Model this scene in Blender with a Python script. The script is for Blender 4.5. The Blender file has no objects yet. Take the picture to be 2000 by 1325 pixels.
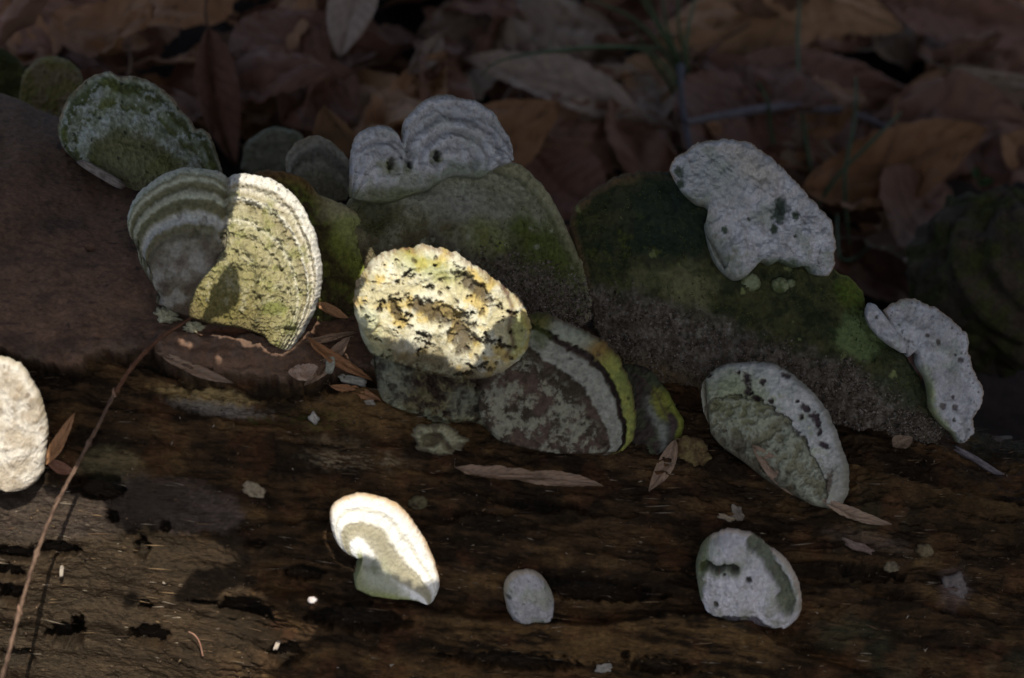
import bpy, math, random
import numpy as np
from mathutils import Vector, Matrix
from mathutils.bvhtree import BVHTree
random.seed(7); rng = np.random.default_rng(7)
SC = bpy.context.scene

# ------------------------------------------------------------------ camera, sky, sun, exposure
PITCH = math.radians(35.0)
FWD = np.array([0.0, math.cos(PITCH), -math.sin(PITCH)])
UP = np.array([0.0, math.sin(PITCH), math.cos(PITCH)])
RIGHT = np.array([1.0, 0.0, 0.0])
FPX = 2000 * 85 / 36.0
DIST = 0.5 * FPX / 2000
CAM = -FWD * DIST
cd = bpy.data.cameras.new('camera'); cam = bpy.data.objects.new('camera', cd)
SC.collection.objects.link(cam); SC.camera = cam
cam.location = CAM; cam.rotation_euler = (math.pi / 2 - PITCH, 0, 0)
cd.lens = 85; cd.sensor_width = 36; cd.clip_start = 0.01; cd.clip_end = 200
cd.dof.use_dof = True; cd.dof.focus_distance = DIST - 0.035; cd.dof.aperture_fstop = 8.5

SUN = np.array([0.14, -0.38, 0.90]); SUN /= np.linalg.norm(SUN)
sd = bpy.data.lights.new('sun', 'SUN'); sun = bpy.data.objects.new('sun', sd)
SC.collection.objects.link(sun)
sd.energy = 5.0; sd.angle = math.radians(0.25); sd.color = (1.0, 0.94, 0.84)
sun.rotation_euler = Vector(SUN).to_track_quat('Z', 'Y').to_euler(); sun.location = (0.3, -0.5, 3)
W = bpy.data.worlds.new('World'); SC.world = W; W.use_nodes = True
nt = W.node_tree; bg = nt.nodes['Background']
sky = nt.nodes.new('ShaderNodeTexSky'); sky.sky_type = 'NISHITA'; sky.sun_disc = False
sky.sun_elevation = math.asin(SUN[2]); sky.sun_rotation = math.atan2(SUN[0], SUN[1])
sky.dust_density = 4.0; sky.ozone_density = 0.15; sky.air_density = 1.0
nt.links.new(sky.outputs[0], bg.inputs[0]); bg.inputs[1].default_value = 0.15
SC.view_settings.view_transform = 'Standard'; SC.view_settings.look = 'None'
SC.view_settings.gamma = 1; SC.view_settings.use_curve_mapping = False
SC.view_settings.exposure = 0.3

# ------------------------------------------------------------------ small maths
def to_px(P):
    d = P - CAM
    z = d @ FWD
    return 1000 + FPX * (d @ RIGHT) / z, 662.5 - FPX * (d @ UP) / z
def ray(px, py):
    d = FWD + RIGHT * ((px - 1000) / FPX) + UP * ((662.5 - py) / FPX)
    return d / np.linalg.norm(d)
def sst(a, b, x):
    t = np.clip((x - a) / (b - a), 0, 1); return t * t * (3 - 2 * t)
def mix(a, b, m):
    m = np.asarray(m)
    if np.ndim(a) == 1 or np.ndim(b) == 1 or np.ndim(a) == 2: m = m[:, None]
    return a * (1 - m) + b * m
def C3(*c): return np.array(c, float)
_tab = np.random.default_rng(5).permutation(4096).astype(np.int64)
_ga = np.random.default_rng(6).uniform(0, 2 * math.pi, 4096)
_gx, _gy = np.cos(_ga), np.sin(_ga)
_rnd = np.random.default_rng(8).random((4096, 3))
def noise2(x, y, seed=0):
    xi = np.floor(x); yi = np.floor(y); fx = x - xi; fy = y - yi
    xi = xi.astype(np.int64) + seed * 57; yi = yi.astype(np.int64) + seed * 131
    u = fx * fx * fx * (fx * (fx * 6 - 15) + 10); v = fy * fy * fy * (fy * (fy * 6 - 15) + 10)
    def g(dx, dy):
        k = _tab[(_tab[(xi + dx) & 4095] + yi + dy) & 4095]
        return _gx[k] * (fx - dx) + _gy[k] * (fy - dy)
    a = g(0, 0); b = g(1, 0); c = g(0, 1); d = g(1, 1)
    return 1.5 * ((a + (b - a) * u) * (1 - v) + (c + (d - c) * u) * v)
def fbm(x, y, scale, seed=0, oct=4, gain=0.5, sy=None):
    sy = sy or scale; s = 0; a = 1; tot = 0; fx = x / scale; fy = y / sy
    for i in range(oct):
        s = s + a * noise2(fx, fy, seed + i * 7); tot += a; a *= gain; fx = fx * 2.03; fy = fy * 2.03
    return s / tot * 1.5
def cells(x, y, size, seed=0):
    """distance to nearest jittered point, and that point's random value"""
    gx = x / size; gy = y / size; ix = np.floor(gx).astype(np.int64); iy = np.floor(gy).astype(np.int64)
    best = np.full(x.shape, 9.0); val = np.zeros(x.shape)
    for dx in (-1, 0, 1):
        for dy in (-1, 0, 1):
            k = _tab[(_tab[(ix + dx + seed * 31) & 4095] + iy + dy + seed * 17) & 4095]
            d = np.hypot(ix + dx + _rnd[k, 0] - gx, iy + dy + _rnd[k, 1] - gy)
            m = d < best; best = np.where(m, d, best); val = np.where(m, _rnd[k, 2], val)
    return best * size, val
def pits(x, y, size, rad, prob, seed=0):
    wx = .35 * rad * fbm(x, y, rad * 1.6, seed + 3, 2) * 2; wy = .35 * rad * fbm(x, y, rad * 1.6, seed + 4, 2) * 2
    d, v = cells(x + wx, y + wy, size, seed)
    r = rad * (0.35 + 1.0 * ((v * 7.31) % 1))
    return np.where(v < prob, 1 - sst(0.55, 1.1, d / r), 0)
def blob(x, y, cx, cy, rx, ry=None, rot=0, soft=0.35, seed=3, rough=0.35):
    ry = ry or rx; a = math.radians(rot); dx = x - cx; dy = y - cy
    u = (dx * math.cos(a) + dy * math.sin(a)) / rx; v = (-dx * math.sin(a) + dy * math.cos(a)) / ry
    d = np.hypot(u, v) + rough * fbm(x, y, max(6, min(rx, ry) * .9), seed, 3)
    return 1 - sst(1 - soft, 1 + soft, d)
def poly_sd(x, y, poly):
    """signed distance, positive inside"""
    P = np.array(poly, float); Q = np.roll(P, -1, 0)
    best = np.full(x.shape, 1e9); ins = np.zeros(x.shape, bool)
    for (ax, ay), (bx, by) in zip(P, Q):
        ex, ey = bx - ax, by - ay; l2 = ex * ex + ey * ey + 1e-9
        t = np.clip(((x - ax) * ex + (y - ay) * ey) / l2, 0, 1)
        best = np.minimum(best, np.hypot(x - ax - t * ex, y - ay - t * ey))
        c = (ay > y) != (by > y)
        with np.errstate(divide='ignore', invalid='ignore'):
            xx = ex * (y - ay) / (ey if ey != 0 else 1e-9) + ax
        ins ^= c & (x < xx)
    return np.where(ins, best, -best)
def line_d(x, y, pts):
    best = np.full(x.shape, 1e9)
    for (ax, ay), (bx, by) in zip(pts[:-1], pts[1:]):
        ex, ey = bx - ax, by - ay
        t = np.clip(((x - ax) * ex + (y - ay) * ey) / (ex * ex + ey * ey), 0, 1)
        best = np.minimum(best, np.hypot(x - ax - t * ex, y - ay - t * ey))
    return best
def curve_y(x, pts):
    p = np.array(pts, float); return np.interp(x, p[:, 0], p[:, 1])
def ramp(t, stops):
    T = [s[0] for s in stops]; K = np.array([s[1] for s in stops])
    return np.stack([np.interp(t, T, K[:, i]) for i in range(3)], 1)
def resample(pts, n, smooth=True):
    P = np.array(pts, float)
    if smooth and len(P) > 2:
        E = np.vstack([2 * P[0] - P[1], P, 2 * P[-1] - P[-2]]); out = []
        for i in range(1, len(E) - 2):
            a, b, c, d = E[i - 1], E[i], E[i + 1], E[i + 2]
            for t in np.linspace(0, 1, 16, endpoint=False):
                out.append(0.5 * (2 * b + (c - a) * t + (2 * a - 5 * b + 4 * c - d) * t * t + (3 * b - a - 3 * c + d) * t ** 3))
        out.append(P[-1]); P = np.array(out)
    L = np.concatenate([[0], np.cumsum(np.linalg.norm(np.diff(P, axis=0), axis=1))])
    q = np.linspace(0, L[-1], n)
    return np.stack([np.interp(q, L, P[:, i]) for i in range(P.shape[1])], 1)

# ------------------------------------------------------------------ mesh and object helpers
def make_mesh(name, V, F, mat, col=None, smooth=True, attrs=None):
    me = bpy.data.meshes.new(name)
    V = np.asarray(V, np.float32); F = np.asarray(F, np.int32); k = F.shape[1]
    me.vertices.add(len(V)); me.vertices.foreach_set('co', V.ravel())
    me.loops.add(F.size); me.loops.foreach_set('vertex_index', F.ravel())
    me.polygons.add(len(F)); me.polygons.foreach_set('loop_start', np.arange(0, F.size, k, dtype=np.int32))
    me.polygons.foreach_set('loop_total', np.full(len(F), k, np.int32))
    if smooth: me.polygons.foreach_set('use_smooth', np.ones(len(F), bool))
    if col is not None:
        a = me.color_attributes.new('Col', 'FLOAT_COLOR', 'POINT')
        c = np.ones((len(V), 4), np.float32); c[:, :3] = np.clip(col, 0, 1); a.data.foreach_set('color', c.ravel())
    for nm, v in (attrs or {}).items():
        a = me.attributes.new(nm, 'FLOAT', 'POINT'); a.data.foreach_set('value', np.asarray(v, np.float32))
    me.update(calc_edges=True); me.materials.append(mat)
    return me
def link(name, me, parent=None, label=None, cat=None, group=None, kind=None):
    o = bpy.data.objects.new(name, me); SC.collection.objects.link(o)
    if parent: o.parent = parent
    if label: o['label'] = label
    if cat: o['category'] = cat
    if group: o['group'] = group
    if kind: o['kind'] = kind
    return o
def empty(name, label, cat, group=None):
    return link(name, None, None, label, cat, group)
def grid_faces(nr, nc, off=0, flip=False):
    i = np.arange(nr - 1)[:, None] * nc + np.arange(nc - 1)[None, :] + off
    f = np.stack([i, i + 1, i + nc + 1, i + nc], -1).reshape(-1, 4)
    return f[:, ::-1] if flip else f

# ------------------------------------------------------------------ materials
def new_mat(name):
    m = bpy.data.materials.new(name); m.use_nodes = True
    return m, m.node_tree, m.node_tree.nodes['Principled BSDF']
def N(nt, t, **kw):
    n = nt.nodes.new(t)
    for k, v in kw.items():
        if k in n.inputs: n.inputs[k].default_value = v
        else: setattr(n, k, v)
    return n
def vcol_mat(name, rough=0.85, spec=0.25, fine=2500, amt=0.25, bump=0.35, bdist=0.0004, stretch=(1, 1, 1), rough_attr=False, fine2=600, two=True):
    m, nt, b = new_mat(name); L = nt.links
    at = N(nt, 'ShaderNodeAttribute', attribute_name='Col')
    tc = N(nt, 'ShaderNodeTexCoord'); mp = N(nt, 'ShaderNodeMapping'); mp.inputs['Scale'].default_value = stretch
    L.new(tc.outputs['Object'], mp.inputs[0])
    n1 = N(nt, 'ShaderNodeTexNoise', Scale=fine, Detail=3.0, Roughness=0.6)
    n2 = N(nt, 'ShaderNodeTexNoise', Scale=fine2, Detail=4.0, Roughness=0.65)
    L.new(mp.outputs[0], n1.inputs['Vector']); L.new(mp.outputs[0], n2.inputs['Vector'])
    s = N(nt, 'ShaderNodeMath', operation='ADD'); L.new(n1.outputs[0], s.inputs[0]); L.new(n2.outputs[0], s.inputs[1])
    mr = N(nt, 'ShaderNodeMapRange'); mr.inputs['From Min'].default_value = 0.7; mr.inputs['From Max'].default_value = 1.3
    mr.inputs['To Min'].default_value = 1 - amt; mr.inputs['To Max'].default_value = 1 + amt
    L.new(s.outputs[0], mr.inputs[0])
    mu = N(nt, 'ShaderNodeVectorMath', operation='SCALE'); L.new(at.outputs['Color'], mu.inputs[0]); L.new(mr.outputs[0], mu.inputs['Scale'])
    L.new(mu.outputs[0], b.inputs['Base Color'])
    bp = N(nt, 'ShaderNodeBump', Strength=bump, Distance=bdist); L.new(s.outputs[0], bp.inputs['Height']); L.new(bp.outputs[0], b.inputs['Normal'])
    b.inputs['Roughness'].default_value = rough; b.inputs['Specular IOR Level'].default_value = spec
    if rough_attr: b.inputs['Specular Tint'].default_value = (1, .82, .55, 1)
    if rough_attr:
        ra = N(nt, 'ShaderNodeAttribute', attribute_name='rough'); L.new(ra.outputs['Fac'], b.inputs['Roughness'])
    return m
M_FUN = vcol_mat('fungus_skin', 0.9, 0.15, 1400, 0.16, 0.5, 0.0005, fine2=420)
M_WOOD = vcol_mat('rotten_wood', 0.7, 0.20, 1100, 0.55, 1.0, 0.0009, stretch=(0.33, 1, 1), rough_attr=True, fine2=260)
M_BARK = vcol_mat('smooth_bark', 0.85, 0.2, 1100, 0.30, 0.6, 0.0005, stretch=(0.6, 1, 1), fine2=300)
M_SOIL = vcol_mat('dark_soil', 0.95, 0.2, 500, 0.6, 0.9, 0.002, fine2=90)
M_CHIP = vcol_mat('wood_chip', 0.85, 0.2, 900, 0.3, 0.5, 0.0003, stretch=(1, 1, 1), fine2=300)
M_GRASS = vcol_mat('grass_blade', 0.6, 0.3, 300, 0.2, 0.1, 0.0003)

# ------------------------------------------------------------------ the log: one swept surface
SIL = [(-3500, -700), (-900, -60), (-300, 105), (0, 208), (120, 262), (300, 345), (600, 452), (900, 548), (1170, 625), (1500, 705), (1750, 770), (2000, 842), (2400, 950), (5500, 1900)]
def log_frame(x):
    """centre of the cross-section and radius at world x"""
    px = 1000 + x * FPX / (DIST + 0.06)
    s = (662.5 - curve_y(px, SIL)) * (DIST + 0.06) / FPX
    r = np.interp(x, [-1.0, -0.3, 0.3, 1.0], [0.2, 0.175, 0.145, 0.13])
    k = np.ones_like(x)
    c = (s - r)[:, None] * UP[None] + 0.06 * FWD[None] + np.stack([x, 0 * x, 0 * x], 1)
    return c, r
def smooth_sil(x):
    acc = 0
    for dx in np.linspace(-0.03, 0.03, 7):
        c, r = log_frame(x + dx); c[:, 0] = x; acc = acc + np.concatenate([c, r[:, None]], 1)
    acc /= 7; return acc[:, :3], acc[:, 3]
xs_far = [-1.3, -1.1, -0.95, -0.8, -0.7, -0.6, -0.52, -0.46, -0.42, -0.39, -0.37, -0.355]
X = np.concatenate([xs_far, np.linspace(-0.345, 0.345, 980), [-v for v in xs_far[::-1]]])
A1 = math.radians(-34); A2 = math.radians(118)
TH = np.concatenate([np.linspace(A2 - 2 * math.pi, A1, 50)[:-1], np.linspace(A1, math.radians(-12), 60)[:-1], np.linspace(math.radians(-12), A2, 590)])
cen, rad = smooth_sil(X)
XX, TT = np.meshgrid(X, TH); NRr, NC = XX.shape
dirs = np.cos(TT)[..., None] * UP + np.sin(TT)[..., None] * (-FWD)
P0 = cen[None] + rad[None, :, None] * dirs
P0 = P0.reshape(-1, 3); ND = dirs.reshape(-1, 3); u = XX.ravel(); v = (TT * 0.16).ravel()
PX, PY = to_px(P0)
vis = (np.abs(u) < 0.35) & (TT.ravel() > A1 - 0.02)
# grain coordinates: along (g) and across (w) in photo pixels
g = PX; w = PY - 0.14 * (PX - 1000) + 18 * fbm(PX, PY, 420, 11, 3)
bark_edge = curve_y(PX, [(-400, 640), (0, 690), (60, 715), (140, 728), (210, 700), (300, 700), (360, 742), (470, 752), (590, 762), (650, 742), (760, 742), (900, 700), (1100, 690), (1200, 735), (1380, 762), (1600, 800), (2000, 850), (2600, 900)])
bark_edge = bark_edge + 10 * fbm(PX, PY, 46, 21, 4) + 6 * fbm(PX, PY, 14, 22, 2)
bd = bark_edge - PY                     # positive on the bark
h = 26 * fbm(PX, w, 520, 31, 3)         # heights in photo pixels
barkm = sst(-3, 5, bd) * (1 - sst(1180, 1240, PX))
aw = sst(-30, 60, -bd)
terr = fbm(g, w, 300, 41, 5, 0.55, sy=70)
terr_q = np.floor(terr * 4) / 4 + sst(0.0, 0.35, (terr * 4) % 1) / 4
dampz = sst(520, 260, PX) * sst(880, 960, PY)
rot = 22 * terr_q * (1 - .75 * dampz) + 9 * fbm(g, w, 120, 43, 4, 0.6, sy=34) * (1 - .6 * dampz) + 1.6 * fbm(g, w, 40, 44, 3, 0.6, sy=9) * (1 - .7 * dampz) + .8 * fbm(g, w, 16, 46, 2, 0.6, sy=4) + .7 * dampz * fbm(g, w, 13, 47, 2, .6, sy=3) + 4.5 * (1 - dampz) * fbm(PX, PY, 20, 48, 4, .65, sy=11) + 9 * (1 - dampz) * (np.abs(fbm(g, w, 150, 49, 4, .6, sy=26)) - .2)
rot += 7 * np.maximum(0, fbm(PX, PY, 60, 45, 4, 0.6))
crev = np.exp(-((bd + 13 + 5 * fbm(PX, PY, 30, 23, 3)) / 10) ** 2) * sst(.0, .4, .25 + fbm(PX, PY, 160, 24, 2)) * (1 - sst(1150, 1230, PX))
h = h - 20 * crev
h = h + rot * (1 - barkm) + barkm * (22 + 4 * fbm(PX, PY, 60, 51, 4) + 5 * np.abs(fbm(PX, PY, 34, 53, 4)) * np.exp(-(bd / 70) ** 2) + 1.6 * fbm(PX, PY, 12, 52, 3, sy=8) + 10 * np.exp(-(bd / 26.0) ** 2))
# curled bark ridge below the second fungus
rd = line_d(PX, PY, [(330, 690), (400, 705), (480, 705), (560, 712), (600, 700)])
ridge = (1 - sst(14, 34, rd + 6 * fbm(PX, PY, 30, 61, 3)))
h = h + 16 * ridge
# ledges of the rotten wood
def ledge(pts, amp, fall, rough=10, seed=70):
    global h
    amp = amp * 1.45
    d = PY - curve_y(PX, pts) + rough * fbm(PX, PY, 70, seed, 4)
    x0, x1 = pts[0][0], pts[-1][0]
    h = h + amp * sst(-5, 9, d) * np.exp(-np.maximum(d, 0) / fall) * sst(x0, x0 + 60, PX) * (1 - sst(x1 - 60, x1, PX))
    h = h - amp * 0.7 * np.exp(-(np.minimum(d, 0) / 26) ** 2) * (d < 0) * sst(x0, x0 + 60, PX) * (1 - sst(x1 - 60, x1, PX))
    return d
L1 = ledge([(480, 1140), (700, 1178), (850, 1190), (1000, 1212), (1180, 1215), (1300, 1200), (1450, 1212), (1540, 1265), (1700, 1330)], 26, 160, 12, 71)
L2 = ledge([(1600, 905), (1700, 940), (1820, 962), (2000, 1005), (2300, 1050)], 26, 60, 6, 72)
L3 = ledge([(560, 880), (640, 862), (760, 868), (900, 890), (960, 900)], 10, 50, 8, 73)
L4 = ledge([(180, 800), (300, 812), (420, 818), (520, 835), (640, 850)], 12, 60, 8, 74)
L5 = ledge([(1450, 1120), (1650, 1150), (1850, 1200), (2100, 1270)], 16, 70, 14, 75)
L6 = ledge([(420, 1040), (600, 1020), (800, 1035), (1000, 1000), (1300, 1010)], 12, 70, 16, 76)
# worm holes and rot pits
holes = [(190, 950, 46, 24), (105, 1075, 40, 14), (25, 1085, 40, 14), (15, 1120, 26, 14), (290, 1250, 36, 22), (120, 1250, 30, 20), (275, 1072, 13, 20), (280, 1190, 12, 12), (560, 1272, 34, 18), (500, 1062, 18, 8), (218, 1010, 12, 12), (320, 1030, 9, 12), (20, 1165, 26, 20), (1220, 1278, 8, 8), (590, 1120, 40, 14), (700, 1205, 90, 22), (480, 1190, 50, 20), (1290, 1300, 60, 14), (145, 1245, 14, 30), (1000, 1290, 120, 16), (390, 1180, 22, 5), (30, 1290, 30, 16), (1700, 935, 8, 5), (180, 500, 10, 5), (1160, 1150, 120, 22), (1700, 1120, 60, 16), (1050, 985, 80, 10)]
for fx0, fy0, fx1, fy1 in ((692, 1160, 850, 1180), (992, 1214, 1084, 1214), (1380, 1196, 1545, 1232), (-60, 958, 50, 962), (1400, 880, 1625, 1000), (975, 866, 1190, 898), (325, 602, 545, 675)):
    d_ = line_d(PX, PY, [(fx0, fy0), (fx1, fy1)]); h = h + 11 * np.exp(-(d_ / 13) ** 2) * (1 + .6 * fbm(PX, PY, 18, 77, 3))
holem = np.zeros_like(h)
for k, (hx, hy, rx, ry) in enumerate(holes):
    b = blob(PX, PY, hx, hy, rx, ry, 4, 0.25, 80 + k, 0.4); holem = np.maximum(holem, b); h = h - b * min(46, 10 + 1.1 * min(rx, ry) * 1.6)
    h = h + 5 * np.exp(-(((PX - hx) / (rx * 1.5)) ** 2 + ((PY - hy + ry * 1.2) / (ry * .7)) ** 2)) * (rx > 15)
crumbs, cv = cells(PX, PY, 13, 91)
cr = (1 - sst(1.5, 5, crumbs)) * (cv > 0.72) * (1 - barkm)
h = h + cr * 2
V = P0 + ND * (h * 0.00025 * sst(.352, .335, np.abs(u)) * sst(A1, A1 + .12, TT.ravel()) * sst(A2, A2 - .1, TT.ravel()))[:, None]
# keep the coarse seam closed
# colours
n1 = fbm(g, w, 210, 101, 5, 0.6, sy=45); n2 = fbm(g, w, 60, 102, 4, 0.6, sy=12); n3 = fbm(PX, PY, 90, 103, 4); n4 = fbm(g, w, 30, 104, 3, 0.6, sy=3.5)
dk = C3(.0095, .0055, .0032); br = C3(.040, .022, .0105); oc = C3(.095, .055, .021); gy = C3(.12, .098, .080); rd_ = C3(.052, .021, .010)
col = mix(dk[None], br[None], sst(-0.35, 0.35, n1 + 0.5 * n2))
col = mix(col, oc[None], 0.75 * sst(0.05, 0.5, n1 * 0.6 + n4 * 0.2 + n3 * 0.6))
col = mix(col, rd_[None], 0.55 * sst(0.1, 0.5, n3 - 0.3 * n1))
col = mix(col, oc[None] * 1.1, 0.85 * sst(0, 14, L1) * np.exp(-np.maximum(L1, 0) / 130) * sst(760, 950, PX) * (1 - sst(1480, 1560, PX)) * sst(-.5, .3, n2 + n1))
col = mix(col, oc[None], 0.6 * sst(0, 6, L2) * np.exp(-np.maximum(L2, 0) / 30) * (PX > 1600))
col = mix(col, oc[None] * 1.15, 0.8 * blob(PX, PY, 760, 815, 170, 34, 12, 0.5, 111))
col = mix(col, C3(.27, .19, .08)[None], 0.75 * blob(PX, PY, 400, 775, 95, 17, 6, 0.4, 112))
col = mix(col, C3(.17, .15, .125)[None], 0.7 * blob(PX, PY, 430, 800, 85, 12, 8, 0.5, 113))
col = mix(col, C3(.17, .125, .07)[None], 0.6 * blob(PX, PY, 660, 860, 60, 12, 4, 0.5, 114))
col = mix(col, C3(.17, .135, .085)[None], 0.8 * blob(PX, PY, 700, 905, 90, 20, 4, 0.5, 115) * sst(-.2, .3, n4))
smoothp = blob(PX, PY, 330, 985, 150, 52, 8, 0.2, 116, 0.3)
smoothp = np.maximum(smoothp, blob(PX, PY, 60, 1010, 190, 55, 0, 0.3, 117, 0.3))
col = mix(col, C3(.080, .060, .052)[None], 0.7 * smoothp)
col = mix(col, C3(.12, .10, .05)[None], 0.6 * blob(PX, PY, 215, 910, 60, 30, 0, .5, 118))
col = mix(col, C3(.15, .11, .10)[None], .5 * blob(PX, PY, 1865, 1150, 30, 36, 0, .5, 119))
col = mix(col, C3(.10, .07, .05)[None], .5 * blob(PX, PY, 1700, 1060, 80, 14, 14, .5, 120))
moss = blob(PX, PY, 620, 820, 60, 18, 0, .6, 121) + blob(PX, PY, 500, 828, 40, 12, 0, .6, 122)
col = mix(col, C3(.035, .045, .008)[None], 0.6 * np.clip(moss, 0, 1) * sst(-.1, .3, n4))
col = mix(col, C3(.05, .055, .03)[None], 0.35 * sst(0.2, 0.6, fbm(PX, PY, 200, 123, 4)) * sst(1100, 1500, PX))
streak = sst(.35, .75, fbm(g, w, 26, 125, 2, .6, sy=2.6))
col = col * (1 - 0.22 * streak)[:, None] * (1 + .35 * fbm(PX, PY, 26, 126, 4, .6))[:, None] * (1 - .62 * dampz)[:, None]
col = mix(col, C3(.008, .006, .005)[None], 0.8 * holem)
col = mix(col, C3(.010, .007, .005)[None], .75 * crev)  # shadow in the gap under the bark edge, put into the colour
lowl = sst(1030, 1075, PY + 14 * n3) * sst(560, 440, PX + 30 * n3); col = mix(col, C3(.016, .011, .007)[None] * (1 + .8 * sst(-.2, .5, n4 + .5 * n1))[:, None], .75 * lowl * (1 - holem))  # dark lower left wood, deepened in colour to stand in for fainter sun
bcol = C3(.118, .068, .043)[None] * (1 + 0.35 * fbm(PX, PY, 70, 131, 4) + .35 * fbm(PX, PY, 11, 137, 4, .7, sy=6))[:, None]
bcol = mix(bcol, C3(.048, .033, .024)[None], 0.6 * sst(.0, .5, fbm(PX, PY, 120, 132, 4, sy=60)))
bcol = mix(bcol, C3(.028, .02, .016)[None], .8 * pits(PX, PY, 60, 6, .35, 133))
bcol = mix(bcol, C3(.03, .022, .018)[None], .5 * sst(.35, .6, fbm(PX, PY, 40, 134, 4, sy=12)))
bcol = mix(bcol, C3(.10, .07, .052)[None], .65 * ridge * sst(-.2, .5, fbm(PX, PY, 22, 135, 4)))
bcol = mix(bcol, C3(.13, .05, .022)[None], .8 * blob(PX, PY, 470, 672, 60, 8, 4, .4, 136))
bcol = mix(bcol, C3(.11, .08, .055)[None], .5 * np.exp(-(bd / 18) ** 2) * sst(-.2, .3, n3))
col = mix(col, bcol, barkm)
damp = sst(420, 120, PX) * sst(880, 960, PY)
rough = np.clip(0.80 - 0.22 * damp - .16 * damp * sst(.1, .5, fbm(g, w, 9, 48, 2, .6, sy=2.4)) * (1 - holem) - 0.1 * smoothp - .05 * lowl + 0.12 * n4 + .25 * cr, 0.33, 1)
Fl = grid_faces(NRr, NC, flip=True)
isbark = (barkm > 0.5)[Fl[:, 0]] & vis[Fl[:, 0]]
log = empty('fallen_log', 'large rotten brown log lying across the picture and sloping down to the right', 'log')
def sub_mesh(name, F, mat):
    ids, inv = np.unique(F, return_inverse=True)
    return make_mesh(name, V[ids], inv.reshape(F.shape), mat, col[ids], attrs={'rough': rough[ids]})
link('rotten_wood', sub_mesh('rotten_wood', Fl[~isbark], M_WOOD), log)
link('bark', sub_mesh('bark', Fl[isbark], M_BARK), log)['label'] = 'smooth grey brown bark left on the upper side'
# coarse log for finding points on it
ci = np.arange(0, NRr, 6); cj = np.arange(0, NC, 6)
Vg = V.reshape(NRr, NC, 3)
Vc = Vg[np.ix_(ci, cj)].reshape(-1, 3)
BV = BVHTree.FromPolygons([tuple(p) for p in Vc], [tuple(int(q) for q in f) for f in grid_faces(len(ci), len(cj), flip=True)])
def hit(px, py, step=4):
    """point of the log seen at a pixel; outside its outline the nearest one below"""
    for k in range(200):
        r = BV.ray_cast(Vector(CAM), Vector(ray(px, py + k * step)))
        if r[0] is not None: return np.array(r[0])
    return CAM + ray(px, py) * DIST
def on_depth(px, py, depth):
    d = ray(px, py); return CAM + d * (depth / (d @ FWD))

# ------------------------------------------------------------------ bracket fungi
def nrm(yaw, elev):
    y, e = math.radians(yaw), math.radians(elev)
    return np.array([math.sin(y) * math.cos(e), -math.cos(y) * math.cos(e), math.sin(e)])
class Plane: pass
def base_plane(p1, p2, yaw=0, elev=38, lift=0.0, depth=None):
    a = hit(*p1) if depth is None else on_depth(*p1, depth); b = hit(*p2) if depth is None else on_depth(*p2, depth)
    n0 = nrm(yaw, elev); e = b - a; n = n0 - e * (n0 @ e) / (e @ e); n /= np.linalg.norm(n)
    if n @ nrm(0, 35) < 0.55: n = n0
    P = Plane(); P.o = (a + b) / 2 + n * lift; P.n = n; return P
def pts_on(P, x, y, lift=0.0):
    d = FWD[None] + RIGHT[None] * ((x - 1000) / FPX)[:, None] + UP[None] * ((662.5 - y) / FPX)[:, None]
    k = ((P.o + P.n * lift - CAM) @ P.n) / (d @ P.n)
    return CAM[None] + d * k[:, None]
PXM = 0.00025
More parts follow.
